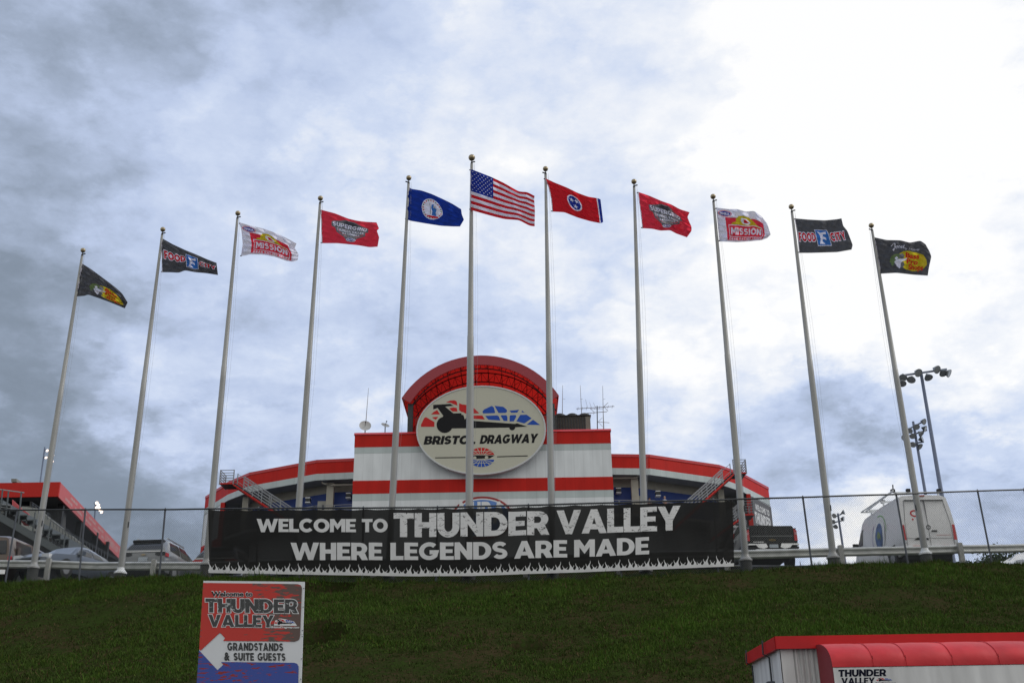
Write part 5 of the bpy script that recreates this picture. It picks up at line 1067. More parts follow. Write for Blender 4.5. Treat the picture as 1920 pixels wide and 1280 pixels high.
# ------------------------------------------------------------------ vehicles
CHROME = mat('chrome', (.6, .6, .6), .18, 1.0, var=.05); TAIL = mat('tail_lamp_red', (.50, .012, .02), .25, coat=.5); HEAD = mat('head_lamp', (.5, .52, .55), .12, .3); PLATE = mat('number_plate', (.45, .50, .55), .5); AMB = mat('reflector_orange_red', (.5, .08, .03), .4)
def paint(n, c, metal=.3): return mat('car_paint_'+n, c, .28, metal, var=.04, coat=.6)
def half_ring(y, hw, zb, zl, yr, hwr, zr):
    return [(hw*.92, y, zb), (hw*.99, y, zb+.16), (hw, y, zb+(zl-zb)*.6), (hw*.975, y, zl), ((hw*.97+hwr)/2+.02, (y+yr)/2, (zl+zr)/2), (hwr, yr, zr-.07), (hwr*.86, yr, zr-.01), (hwr*.4, yr, zr+.01)]
def vehicle(name, label, cat, loc, rz, st, col, wins=(), rear_win=None, front_win=None, wheels=(), wr=.34, scale=1.0):
    t = thing(name, label, cat, loc, rz); rings = [[(x*scale, y*scale, z*scale) for x, y, z in half_ring(*s_)] for s_ in st]; n_ = 8
    m_ = MB(); full = [r+[(-x, y, z) for x, y, z in r[::-1]] for r in rings]
    m_.add([p for r in full for p in r], [(i*16+j, (i+1)*16+j, (i+1)*16+(j+1) % 16, i*16+(j+1) % 16) for i in range(len(st)-1) for j in range(16)]+
           [(j, j+1, 14-j, 15-j) for j in range(7)]+[((len(st)-1)*16+15-j, (len(st)-1)*16+14-j, (len(st)-1)*16+j+1, (len(st)-1)*16+j) for j in range(7)])
    child_local(m_.build('body', col, smooth=True), t)
    def P_(i, lev, sx): r = rings[i][lev]; return Vector((r[0]*sx, r[1], r[2]))
    def ptc(i, f, sx):   # point between belt (3) and roof edge (5) along side
        a, b, c = P_(i, 3, sx), P_(i, 4, sx), P_(i, 5, sx); return a.lerp(b, f*2) if f < .5 else b.lerp(c, f*2-1)
    for (i, f0, j, f1, lo, hi) in wins:
        for sx in (-1, 1):
            g = MB(); vs = []
            for f in (lo, (lo+hi)/2, hi):
                a, b = ptc(i, f, sx), ptc(j, f, sx); a2, b2 = a.lerp(b, f0), a.lerp(b, f1); off = Vector((sx*.012, 0, .004)); vs += [a2+off, b2+off]
            g.add(vs, [(0, 1, 3, 2), (2, 3, 5, 4)]); child_local(g.build('side_window', GLASSD), t)
    if rear_win is not None:
        lo, hi, k = rear_win; vs = []
        for f in (lo, (lo+hi)/2, hi):
            for sx in (-1, 1): p = ptc(0, f, sx); vs.append(Vector((p.x*k, p.y-.014, p.z)))
        g = MB(); g.add(vs, [(0, 1, 3, 2), (2, 3, 5, 4)]); child_local(g.build('rear_window', GLASSD), t)
    for (i, nm) in (front_win or []):
        a, b = rings[i], rings[i+1]; vs = []
        for f in (.06, .94):
            for sx in (-1, 1):
                p, q = Vector(a[5 if sx > 0 else 5]), Vector(b[5]); v = p.lerp(q, f); vs.append(Vector((v.x*sx*.9, v.y+(.02 if nm == 'windscreen' else -.02), v.z+.05)))
        g = MB(); g.add(vs, [(0, 1, 3, 2)]); child_local(g.build(nm, GLASSW if nm == 'windscreen' else GLASSD), t)
    for y in wheels:
        for sx in (-1, 1):
            hw = st[1][1]*scale; wl_ = bpy.data.objects.new('wheel', None); COL.objects.link(wl_); child_local(wl_, t)
            g = MB(); c = Vector((sx*(hw-.11), y*scale, wr)); g.tube([c+Vector((-.12, 0, 0)), c+Vector((-.10, 0, 0)), c+Vector((.10, 0, 0)), c+Vector((.12, 0, 0))], [wr*.9, wr, wr, wr*.9], 20); child_local(g.build('tyre', BLACK, smooth=True), wl_)
            g = MB(); g.tube([c+Vector((sx*.121, 0, 0)), c+Vector((sx*.128, 0, 0))], [wr*.62, wr*.5], 12); child_local(g.build('rim', GALV), wl_)
            g = MB(); g.tube([c+Vector((sx*.05, 0, .02)), c+Vector((sx*.118, 0, .02))], [wr*1.13, wr*1.13], 20); child_local(g.build('wheel_arch', BLACK), t)
    return t
GLASSW = mat('windscreen_reflecting_sky', (.10, .13, .15), .06, .0, coat=1.0, var=.05)
def lb(t, nm, m_, *boxes, parent=None):
    g = MB()
    for b in boxes: g.box(*b)
    return child_local(g.build(nm, m_), parent or t)
def lp(t, nm, m_, pts, d=.03):
    """small panel: outline at the given points with thickness towards +y"""
    n_ = len(pts); g = MB(); g.add(list(pts)+[(p[0], p[1]+d, p[2]) for p in pts], [tuple(range(n_)), tuple(range(2*n_-1, n_-1, -1))]+[(i, i+n_, (i+1) % n_+n_, (i+1) % n_) for i in range(n_)]); return child_local(g.build(nm, m_), t)
def ground_at(px, py, Y): q = atY(px, py, Y); return (q[0], Y, terrain(q[0], Y))
SUV = [(0, .86, .42, 1.06, .40, .60, 1.58), (.22, .93, .28, 1.07, .62, .66, 1.66), (1.6, .94, .25, 1.04, 1.6, .68, 1.70), (2.7, .94, .25, 1.02, 2.5, .67, 1.67), (3.55, .94, .25, 1.0, 2.85, .62, 1.60), (3.57, .92, .25, 1.0, 3.5, .80, 1.04), (4.45, .88, .3, .9, 4.45, .7, .94), (4.66, .76, .35, .7, 4.66, .6, .75)]
def suv(name, label, loc, rz, col, brand=True, sc=1.0):
    t = vehicle(name, label, 'car', loc, rz, SUV, col, wins=[(1, .12, 2, .95, .12, .86), (2, .06, 3, .95, .12, .88), (3, .05, 4, .8, .12, .84)], rear_win=(.20, .90, .90), front_win=[(4, 'windscreen')], wheels=(.95, 3.7), wr=.36, scale=sc)
    S = sc
    lp(t, 'spoiler', BLACK, [(-.60*S, .33*S, 1.60*S), (.60*S, .33*S, 1.60*S), (.62*S, .30*S, 1.56*S), (.64*S, .36*S, 1.50*S), (-.64*S, .36*S, 1.50*S), (-.62*S, .30*S, 1.56*S)], .25)
    for sx in (-1, 1):
        lp(t, 'tail_lamp', STEELD if brand else TAIL, [(sx*.86*S, -.02, 1.03*S), (sx*.48*S, -.025, 1.01*S), (sx*.46*S, -.025, .93*S), (sx*.60*S, -.025, .88*S), (sx*.87*S, -.01, .90*S)], .05)
        lb(t, 'side_tail_lamp', TAIL, (sx*.88*S-.05, sx*.88*S+.05, .0, .22, .86*S, 1.0*S)); lb(t, 'roof_rail', CHROME, (sx*.60*S-.02, sx*.60*S+.02, .7*S, 2.6*S, 1.69*S, 1.73*S)); lb(t, 'mirror', col, (sx*1.0*S-.09, sx*1.0*S+.09, 3.05*S, 3.25*S, 1.05*S, 1.22*S))
    lb(t, 'number_plate', PLATE, (-.18, .18, -.035, -.01, .68*S, .84*S)); lb(t, 'trim_bar', CHROME, (-.84*S, .84*S, -.03, -.005, 1.045*S, 1.075*S))
    lb(t, 'bumper', mat('bumper_grey', (.09, .095, .10), .6), (-.84*S, .84*S, -.09, .1, .42*S, .62*S)); lb(t, 'bumper_strip', CHROME, (-.10, .10, -.10, -.09, .60*S, .625*S))
    if brand: lp(t, 'badge', GOLD, [(-.10, -.035, .955), (-.04, -.035, .955), (-.04, -.035, .975), (.05, -.035, .975), (.05, -.035, .955), (.10, -.035, .955), (.08, -.035, .925), (.04, -.035, .925), (.04, -.035, .905), (-.05, -.035, .905), (-.05, -.035, .925), (-.12, -.035, .925)], .01)
    return t
q = ground_at(268, 1050, 41.6); suv('parked_suv', 'silver grey car with black rear window parked behind the second flagpole from the left', q, -.06, paint('silver', (.20, .21, .22)))
q = ground_at(402, 1050, 43); suv('parked_suv', 'dark car with red tail lamps mostly hidden behind the left end of the banner', q, -.05, paint('charcoal', (.03, .032, .036)), False, .96)
SED = [(0, .80, .4, .95, .0, .6, .98), (.9, .90, .25, .98, .98, .62, 1.02), (.93, .90, .25, .98, 1.55, .58, 1.38), (2.2, .92, .25, .96, 2.2, .60, 1.45), (2.9, .92, .25, .95, 2.55, .59, 1.42), (3.35, .92, .25, .94, 2.7, .58, 1.38), (3.38, .9, .25, .94, 3.32, .76, .97), (4.4, .86, .28, .80, 4.4, .6, .84), (4.7, .7, .35, .62, 4.7, .5, .66)]
def sedan(label, loc, rz, col, sc=1.0):
    t = vehicle('parked_car', label, 'car', loc, rz, SED, col, wins=[(2, .4, 3, .95, .1, .88), (3, .05, 4, .9, .1, .9), (4, .05, 5, .7, .1, .85)], front_win=[(1, 'rear_window'), (5, 'windscreen')], wheels=(.9, 3.75), wr=.33, scale=sc)
    for sx in (-1, 1): lb(t, 'headlight', HEAD, (sx*.62-.16, sx*.62+.16, 4.45, 4.68, .60, .76)); lb(t, 'mirror', col, (sx*1.0-.09, sx*1.0+.09, 2.95, 3.15, .98, 1.12))
    lb(t, 'grille', BLACK, (-.4, .4, 4.60, 4.74, .42, .60)); return t
q = ground_at(203, 1050, 44.6); sedan('blue grey car facing the camera, parked between the two leftmost flagpoles', (q[0], q[1], q[2]-.04), PI-.26, paint('blue_grey', (.10, .12, .15)))
q = ground_at(1932, 1050, 47.0); sedan('white car just showing at the right edge under the guardrail', (q[0]+1.2, q[1], q[2]-.35), PI-.9, paint('white', (.62, .63, .64), 0))
# brown van at the left edge
TV = [(0, .93, .45, 1.15, .18, .72, 1.92), (.25, .97, .35, 1.16, .42, .76, 2.0), (2.0, .98, .35, 1.14, 2.0, .78, 2.02), (3.3, .98, .35, 1.12, 3.2, .77, 1.98), (4.15, .98, .35, 1.10, 3.45, .70, 1.90), (4.18, .96, .35, 1.10, 4.12, .8, 1.14), (4.95, .9, .4, .95, 4.95, .7, .99), (5.1, .8, .45, .7, 5.1, .6, .75)]
q = ground_at(-30, 1050, 40.3); t = vehicle('parked_van', 'tan brown passenger van cut off by the left edge behind the guardrail', 'van', q, -.02, TV, paint('tan', (.085, .055, .038)), wins=[(1, .15, 2, .93, .08, .88), (2, .05, 3, .95, .08, .9), (3, .05, 4, .85, .08, .86)], rear_win=(.1, .9, .9), front_win=[(4, 'windscreen')], wheels=(1.0, 4.1), wr=.37)
for sx in (-1, 1): lb(t, 'tail_lamp', TAIL, (sx*.95-.05, sx*.95+.05, -.02, .10, .85, 1.15)); lb(t, 'lamp_lens', HEAD, (sx*.95-.05, sx*.95+.05, -.021, .09, .76, .849))
lb(t, 'bumper', CHROME, (-.95, .95, -.14, .05, .45, .62)); lb(t, 'pillar_trim', paint('tan', (0, 0, 0)), (.955, .985, .55, .75, 1.1, 1.6))
# black pickup
PKB = mat('car_paint_black', (.006, .007, .007), .22, 0, var=.04, coat=.0, spec=.35)
PK = [(0, 1.0, .62, 1.36, .0, .97, 1.42), (.08, 1.01, .60, 1.40, .08, .98, 1.46), (1.9, 1.01, .52, 1.40, 1.9, .97, 1.46), (1.93, 1.01, .50, 1.38, 2.12, .80, 1.98), (3.2, 1.01, .50, 1.36, 3.1, .80, 2.02), (4.15, 1.01, .5, 1.34, 3.45, .74, 1.95), (4.18, 1.0, .5, 1.33, 4.12, .86, 1.37), (5.4, .97, .5, 1.24, 5.4, .8, 1.28), (5.7, .9, .55, 1.0, 5.7, .75, 1.05)]
q = ground_at(1449, 1035, 41.2); t = vehicle('pickup_truck', 'black pickup truck with chrome bumper parked tail-first at the right end of the banner', 'pickup truck', (q[0]+.02, q[1], q[2]+.10), .035, PK, PKB, wins=[(3, .1, 4, .95, .1, .88), (4, .06, 5, .75, .1, .86)], front_win=[(5, 'windscreen')], wheels=(1.1, 4.7), wr=.41)
lp(t, 'tailgate', PKB, [(-.84, -.035, .78), (.84, -.035, .78), (.86, -.035, 1.1), (.85, -.05, 1.44), (.80, -.05, 1.475), (-.80, -.05, 1.475), (-.85, -.05, 1.44), (-.86, -.035, 1.1)], .06)
lb(t, 'tailgate_crease', mat('gloss_black_crease', (.03, .035, .034), .2, coat=1.0), (-.82, .82, -.055, -.036, 1.06, 1.10)); lb(t, 'tailgate_lettering', CHROME, (-.74, -.70, -.045, -.0351, .845, .875), (-.68, -.62, -.045, -.0351, .845, .87), (-.59, -.34, -.045, -.0351, .845, .868))
lb(t, 'badge', mat('dark_gold_badge', (.15, .11, .05), .3, .6), (-.13, .13, -.05, -.0351, .90, .95), (-.05, .05, -.05, -.0351, .88, .97))
for sx in (-1, 1):
    lp(t, 'tail_lamp', TAIL, [(sx*.99, -.03, 1.30), (sx*.875, -.04, 1.36), (sx*.875, -.04, .90), (sx*1.0, -.03, .90)], .12); lp(t, 'tail_lamp_lens', mat('lamp_pink_lens', (.5, .2, .22), .3), [(sx*.985, -.045, 1.22), (sx*.90, -.05, 1.24), (sx*.90, -.05, 1.14), (sx*.99, -.045, 1.12)], .01)
    lp(t, 'bumper_end', CHROME, [(sx*.98, -.20, .76), (sx*.30, -.22, .76), (sx*.24, -.22, .62), (sx*.40, -.22, .56), (sx*.62, -.22, .60), (sx*.70, -.22, .70), (sx*.98, -.20, .70)], .15); lb(t, 'exhaust_area', BLACK, (sx*.82-.16, sx*.82+.16, -.15, .3, .48, .66)); lb(t, 'mirror', PKB, (sx*1.15-.12, sx*1.15+.12, 3.5, 3.65, 1.35, 1.62))
lb(t, 'bumper_centre', BLACK, (-.34, .34, -.17, .1, .56, .76)); lb(t, 'number_plate', PLATE, (-.17, .17, -.19, -.171, .60, .73)); lb(t, 'bumper_bar', CHROME, (-.72, .72, -.21, -.12, .50, .545)); lb(t, 'underbody', BLACK, (-.8, .8, .4, 5.0, .35, .7))
# white cargo van
VN = [(0, 1.03, .50, 1.45, .10, .88, 2.54), (.12, 1.045, .40, 1.46, .25, .86, 2.60), (2.0, 1.045, .36, 1.46, 2.0, .90, 2.63), (4.0, 1.045, .36, 1.44, 3.9, .89, 2.60), (4.7, 1.03, .36, 1.38, 4.35, .86, 2.48), (5.25, 1.0, .36, 1.22, 4.55, .80, 2.30), (5.28, .98, .36, 1.20, 5.2, .86, 1.24), (5.8, .92, .40, .98, 5.8, .75, 1.02), (5.95, .82, .45, .75, 5.95, .65, .8)]
WVAN = mat('van_white_paint', (.74, .74, .75), .35, 0, var=.05, coat=.3)
q = ground_at(1746, 1040, 39.2); zv = atY(1738, 925, 39.3)[2]-2.62
t = vehicle('cargo_van', 'white high-roof cargo van with globe emblem and roof rack parked behind the rightmost flagpole', 'van', (q[0]+.06, q[1], zv), .035, VN, WVAN, wins=[(3, .25, 4, .98, .10, .66), (4, .05, 5, .85, .08, .62)], front_win=[(5, 'windscreen')], wheels=(1.15, 4.75), wr=.36)
SEAM = mat('door_seam_grey', (.22, .22, .23), .6)
lb(t, 'door_seam', SEAM, (-.006, .006, -.012, .11, .55, 2.35), (-.74, .74, -.0, .09, 2.36, 2.372), (-.90, .90, -.012, .04, .92, .93)); 
lp(t, 'door_seam', SEAM, [(-.88, -.01, .6), (-.865, -.01, .6), (-.84, -.005, 1.5), (-.73, .06, 2.35), (-.745, .06, 2.35), (-.855, -.005, 1.5)], .02); lp(t, 'door_seam', SEAM, [(.88, -.01, .6), (.865, -.01, .6), (.84, -.005, 1.5), (.73, .06, 2.35), (.745, .06, 2.35), (.855, -.005, 1.5)], .02)
lb(t, 'door_handle', BLACK, (.10, .30, -.045, -.005, 1.17, 1.21)); lp(t, 'lower_trim', BLACK, [(-.60, -.02, .86), (-.05, -.02, .86), (-.10, -.02, .92), (-.20, -.02, .945), (-.48, -.02, .945)], .02)
g = MB(); n_ = 16
for k in range(n_):
    a, b = 2*PI*k/n_, 2*PI*(k+1)/n_; g.add([(r_*math.cos(w)+.0, -.02, 1.33+r_*math.sin(w)) for w in (a, b) for r_ in (.055, .085)], [(0, 1, 3, 2)])
g.add([(0, -.021, 1.33), (.008, -.021, 1.34), (0, -.021, 1.41), (-.008, -.021, 1.34)], [(0, 1, 2, 3)]); g.add([(0, -.021, 1.33), (.07, -.021, 1.29), (.01, -.021, 1.325)], [(0, 1, 2)]); g.add([(0, -.021, 1.33), (-.07, -.021, 1.29), (-.01, -.021, 1.325)], [(0, 1, 2)]); child_local(g.build('badge', STEELD), t)
for sx in (-1, 1):
    lp(t, 'tail_lamp', TAIL, [(sx*.985, -.02, 1.42), (sx*.90, -.03, 1.42), (sx*.89, -.03, .86), (sx*1.0, -.02, .86)], .10); lp(t, 'lamp_lens', HEAD, [(sx*1.0, -.02, .855), (sx*.89, -.03, .855), (sx*.885, -.03, .74), (sx*1.0, -.02, .74)], .10)
    lb(t, 'lower_reflector', AMB, (sx*.55-.13, sx*.55+.13, -.03, .02, .60, .645)); lb(t, 'mirror', BLACK, (sx*1.18-.10, sx*1.18+.10, 4.5, 4.62, 1.3, 1.65))
lb(t, 'high_brake_lamp', AMB, (-.20, .08, .06, .2, 2.52, 2.56)); lb(t, 'bumper', WVAN, (-.98, .98, -.10, .1, .42, .60)); lb(t, 'underbody', BLACK, (-.85, .85, .3, 5.2, .2, .5))
# wheel arch shade on left side and emblem ellipse on the side panel
def sd_(y, z, l=0): return (-1.051-.006*l+max(0, z-1.46)*.135, y, z)
pr = Print(sd_, (.2, .2)); 
pr.shapes(ell(2.2, 1.50, .62, .66), mat('emblem_white', (.72, .73, .72), .4), 1, 'side_emblem').shapes(ell(2.2, 1.46, .40, .52), mat('globe_blue', (.06, .13, .30), .5, var=.8, scale=5), 2, 'side_emblem')
pr.shapes(P((2.0, 1.3), (2.15, 1.4), (2.3, 1.35), (2.40, 1.5), (2.28, 1.68), (2.12, 1.6), (2.02, 1.5)), INKG, 3, 'side_emblem').shapes([(stroke([(2.2+.78*math.cos(math.radians(a)), 1.50+.76*math.sin(math.radians(a))) for a in range(80, 190, 10)], .035), [])], mat('swoosh_green', (.15, .45, .08), .5), 2, 'side_swoosh').shapes([(stroke([(2.2+.74*math.cos(math.radians(a)), 1.50+.76*math.sin(math.radians(a))) for a in range(-90, 45, 10)], .035), [])], mat('swoosh_purple', (.10, .08, .30), .5), 2, 'side_swoosh')
outs = pr.build(None)
for o in outs:
    child_local(o, t); o.scale = (1, 1, 1)
lb(t, 'rear_arch', BLACK, (-1.056, -1.046, .75, 1.6, .5, .85))
pr = Print(lambda x, y, l=0: (x, -.012-.003*l+max(0, y-1.45)*.1, y)); pr.shapes(ring(-.42, 1.86, .17, .13, .05), INKR, 1, 'rear_emblem').shapes(rect(-.56, 1.60, -.50, 1.66), INKR, 1, 'rear_emblem').shapes(rect(-.33, 1.60, -.27, 1.66), INKR, 1, 'rear_emblem').shapes(rect(.25, 1.03, .80, 1.045), mat('faded_red_line', (.6, .3, .28), .5), 1, 'rear_lettering')
for o in pr.build(None): child_local(o, t)
# roof rack with crossbars
g = MB()
for y in (.5, 1.9, 3.3): g.bar((-.88, y, 2.76), (.88, y, 2.76), .06); g.bar((-.80, y, 2.55), (-.80, y, 2.76), .05); g.bar((.80, y, 2.55), (.80, y, 2.76), .05)
g.bar((-.98, .3, 2.80), (-.98, 3.4, 2.74), .05); g.bar((-1.25, 3.2, 2.66), (-.6, 3.2, 2.68), .05); g.bar((-1.25, 3.2, 2.66), (-.97, .4, 2.80), .035)
child_local(g.build('roof_rack', WHITE), t); g = MB()
for x, y in ((-.92, .5), (-.35, .45), (.85, .5), (-.7, 2.2)): g.box(x-.06, x+.08, y-.05, y+.08, 2.79, 2.90)
g.bar((-.90, .5, 2.85), (-.88, .5, 3.08), .035); child_local(g.build('rack_clamp', BLACK), t)

# ------------------------------------------------------------------ people on the balcony
def person(label, px, py_head, Y, h, shirt, trousers, hairc, face=PI, lean=0.0, cap=None, armsup=.0):
    q = atY(px, py_head, Y); z0 = 25.2; s_ = (q[2]-z0)/h if False else 1.0
    t = thing('person', label, 'person', (q[0], Y, z0), face)
    sk = MATS.get('skin') or mat('skin', (.45, .24, .17), .6)
    J = {'pel': (0, 0, .95), 'che': (0, .02+lean*.5, 1.28), 'nek': (0, .0+lean, 1.48), 'hd0': (0, .02+lean, 1.58), 'hd1': (0, .03+lean, 1.70)}
    vs = [J['pel'], J['che'], J['nek'], J['hd0'], J['hd1']]; rad = [.16, .17, .06, .09, .095]; ed = [(0, 1), (1, 2), (2, 3), (3, 4)]
    for sx in (-1, 1):
        b = len(vs); vs += [(sx*.10, 0, .86), (sx*.11, .02, .48), (sx*.11, -.02, .09), (sx*.12, .13, .05)]; rad += [.10, .065, .045, .04]; ed += [(0, b), (b, b+1), (b+1, b+2), (b+2, b+3)]
        b = len(vs); vs += [(sx*.19, lean*.8, 1.40), (sx*.26, .02+armsup*.2, 1.14+armsup*.05), (sx*.20, .24+armsup*.15, 1.08+armsup*.2), (sx*.19, .32+armsup*.15, 1.09+armsup*.2)]; rad += [.07, .05, .035, .03]; ed += [(1, b), (b, b+1), (b+1, b+2), (b+2, b+3)]
        for k in range(5): c = len(vs); p = vs[b+3]; vs.append((p[0]+(k-2)*.018, p[1]+.07-(.03 if k in (0, 4) else 0), p[2]-.01*(k != 2))); rad.append(.009); ed.append((b+3, c))
    me = bpy.data.meshes.new('body'); me.from_pydata([(x*h/1.8, y*h/1.8, z*h/1.8) for x, y, z in vs], ed, []); o = bpy.data.objects.new('body_tmp', me); COL.objects.link(o)
    o.modifiers.new('Skin', 'SKIN'); o.modifiers.new('Sub', 'SUBSURF').levels = 1
    for v, r_ in zip(me.skin_vertices[0].data, rad): v.radius = (r_, r_)
    me.skin_vertices[0].data[0].use_root = True
    dg = bpy.context.evaluated_depsgraph_get(); m2 = bpy.data.meshes.new_from_object(o.evaluated_get(dg)); bpy.data.objects.remove(o)
    m2.materials.clear(); [m2.materials.append(x) for x in (shirt, trousers, sk)]
    for p in m2.polygons:
        z = p.center.z/(h/1.8); ax = abs(p.center.x); p.material_index = 1 if z < .93 and ax < .2 and abs(p.center.y) < .2 else (2 if z > 1.50 or (p.center.y > .12 and z < 1.3) else 0); p.use_smooth = True
    body = put('body', m2); child_local(body, t)
    hd = Vector((0, .02+lean, 1.68))*(h/1.8); g = MB(); g.ball(hd+Vector((0, -.018, .022)), .105, 10); child_local(g.build('hair' if not cap else 'cap', cap or hairc, smooth=True), t)
    g = MB()
    for sx in (-1, 1): g.ball(hd+Vector((sx*.035, .092, -.005)), .012, 6); g.ball(hd+Vector((sx*.1, .0, -.02)), .022, 6)
    g.ball(hd+Vector((0, .105, -.03)), .017, 6); g.box(-.025, .025, hd.y+.088, hd.y+.10, hd.z-.072, hd.z-.064); child_local(g.build('face_features', sk, smooth=True), t)
person('person in a grey shirt standing at the right balcony railing', 1245.5, 923, 100.9, 1.78, mat('grey_shirt', (.26, .29, .35), .8), mat('dark_trousers', (.05, .05, .06), .8), mat('fair_hair', (.35, .27, .2), .8), face=PI+.3)
person('person in a red shirt leaning forward behind the balcony railing by the flagpole', 1218, 928, 101.0, 1.66, mat('red_shirt', (.50, .02, .03), .8), mat('grey_trousers', (.12, .12, .14), .8), mat('dark_hair', (.03, .025, .02), .8), face=PI-.5, lean=.10, armsup=.4)

# ------------------------------------------------------------------ trees seen past the crest at the right
LEAF = mat('tree_leaf', (.035, .060, .020), .7, var=.5, scale=3, spec=.2); BARK = mat('bark', (.08, .06, .045), .9, var=.3)
def tree(label, px, py_top, Y, r, h, n=9000):
    q = atY(px, py_top, Y); base = Vector((q[0], Y, q[2]-h)); t = thing('tree', label, 'tree', tuple(base), 0, 'trees beyond the parking lot')
    m_ = MB(); m_.tube([base, base+Vector((.1, 0, h*.4)), base+Vector((-.1, .1, h*.8))], [.3, .2, .06], 8)
    for k in range(6): a = k*1.05; p = base+Vector((0, 0, h*(.35+.07*k))); m_.tube([p, p+Vector((math.cos(a)*r*.6, math.sin(a)*r*.6, h*.2))], [.1, .03], 5)
    m_.build('trunk', BARK, t)
    cl = [(rng.normal(0, .45, 3)*np.array([r, r, h*.22])+np.array([0, 0, h*.62])) for _ in range(26)]
    pts = []
    for c in cl: pts.append(c+rng.normal(0, 1, (n//26, 3))*np.array([r*.20, r*.20, r*.15]))
    pts = np.concatenate(pts); pts = pts[pts[:, 2] < h]; vs = []; fs = []
    for k, p in enumerate(pts):
        a = rng.normal(0, 1, 3); a /= np.linalg.norm(a); b = np.cross(a, rng.normal(0, 1, 3)); b /= np.linalg.norm(b); s = .09+.10*rng.random(); p = p+np.array(base); vs += [p-a*s, p+b*s*.5, p+a*s, p-b*s*.5]; fs.append((4*k, 4*k+1, 4*k+2, 4*k+3))
    MB().add(vs, fs).build('crown', LEAF, t)
tree('dark bushy tree showing above the guardrail at the right edge', 1938, 1024, 100, 4.0, 6.0, 30000)
tree('low round tree seen under the guardrail right of the white van', 1842, 1045, 100, 2.2, 4.5, 24000)

# ------------------------------------------------------------------ direction sign board
SYb = 12.9
def bm_(x, y, l=0): q = atY(x, y, SYb); return (q[0], SYb-.004-.0022*l, q[2])
t = thing('direction_sign', 'tall red, white and blue direction board with an arrow pointing left on the grass', 'sign', tuple(atY(470, 1280, SYb)))
edgeL = lambda y: 381.5+(y-1088)*(370-381.5)/192; edgeR = lambda y: 571+(y-1090)*(565-571)/190
corners = [(edgeL(1088), 1088), (edgeR(1090), 1090), (edgeR(1188), 1188), (edgeL(1186), 1186)]
WB = mat('sign_board_white', (.70, .72, .75), .5, var=.04)
prism(corners, SYb, .02).build('upper_panel', WB, t); prism([(edgeL(1186.6), 1186.6), (edgeR(1188.6), 1188.6), (edgeR(1560), 1560), (edgeL(1560), 1560)], SYb, .02).build('lower_panel', WB, t)
for px in (400, 545):
    a = atY(px+1, 1096, SYb+.07); b = atY(px-14, 1560, SYb+.07); MB().bar(a, (b[0], SYb+.07, -.2), .09).build('post', mat('sign_post_timber', (.25, .2, .14), .9, var=.3), t)
def distressed(name, c0, c1, x0, x1, amt):
    """red/blue print breaking into a second ink in ragged horizontal dashes; amount grows across the board as printed"""
    m = bpy.data.materials.new(name); MATS[name] = m; m.use_nodes = True; nd, lk = m.node_tree.nodes, m.node_tree.links; p = nd['Principled BSDF']; p.inputs['Roughness'].default_value = .55; p.inputs['Specular IOR Level'].default_value = .12
    tcn = nd.new('ShaderNodeTexCoord'); mp = nd.new('ShaderNodeMapping'); mp.inputs['Scale'].default_value = (5, 1, 22); mp.inputs['Rotation'].default_value = (0, .08, 0); lk.new(tcn.outputs['Object'], mp.inputs[0])
    nz = nd.new('ShaderNodeTexNoise'); nz.inputs['Scale'].default_value = 1.6; nz.inputs['Detail'].default_value = 6; nz.inputs['Roughness'].default_value = .6; lk.new(mp.outputs[0], nz.inputs['Vector'])
    sp = nd.new('ShaderNodeSeparateXYZ'); lk.new(tcn.outputs['Object'], sp.inputs[0]); mr = nd.new('ShaderNodeMapRange'); mr.inputs[1].default_value = x0; mr.inputs[2].default_value = x1; mr.inputs[3].default_value = -amt; mr.inputs[4].default_value = amt*.55; lk.new(sp.outputs[0], mr.inputs[0])
    ad = nd.new('ShaderNodeMath'); ad.operation = 'ADD'; lk.new(nz.outputs[0], ad.inputs[0]); lk.new(mr.outputs[0], ad.inputs[1])
    ss = nd.new('ShaderNodeMapRange'); ss.inputs[1].default_value = .50; ss.inputs[2].default_value = .53; lk.new(ad.outputs[0], ss.inputs[0])
    mc = nd.new('ShaderNodeMix'); mc.data_type = 'RGBA'; mc.inputs[6].default_value = (*c0, 1); mc.inputs[7].default_value = (*c1, 1); lk.new(ss.outputs[0], mc.inputs[0]); lk.new(mc.outputs[2], p.inputs['Base Color']); return m
ox = atY(381, 1200, SYb)[0]; oxr = atY(571, 1200, SYb)[0]
RD = distressed('distressed_red_print', (.54, .06, .05), (.14, .10, .09), ox+.12, oxr, .26); BD = distressed('distressed_blue_print', (.065, .10, .36), (.30, .05, .05), ox, oxr, -.02)
[setattr(n.inputs[1], 'default_value', .575) or setattr(n.inputs[2], 'default_value', .60) for n in BD.node_tree.nodes if n.type == 'MAP_RANGE' and abs(n.inputs[1].default_value-.50) < 1e-4]
zz = lambda X, Yp: (340+X/6.097, 1070+Yp/6.097)
pr = Print(bm_, None)
Rz = lambda *pts: [([zz(*p) for p in pts], [])]
pr.shapes(Rz((252, 135), (1330, 148), (1365, 160), (1380, 190), (1358, 745), (1345, 785), (1300, 805), (1160, 803), (480, 797), (500, 765), (443, 703), (222, 908), (205, 890)), RD, 1, 'red_field')
pr.shapes(Rz((215, 915), (415, 1130), (480, 1070), (455, 1037), (1290, 1046), (1325, 1058), (1342, 1090), (1325, 1900), (150, 1900), (177, 1280), (203, 905)), BD, 1, 'blue_field')
GP = mat('sign_dark_grey_print', (.065, .067, .068), .5, spec=.1)
def zw(text, X0, X1, Yb, H, m, L, grow=0, slope=0.0, **k):
    x0_, y0_ = zz(X0, Yb); x1_, _ = zz(X1, Yb); pr.shapes(word(text, x0_, x1_, 0, 1, up=-1, grow=grow, yfn=lambda x: (H/6.097, y0_+slope*(x-x0_)), **k), m, L)
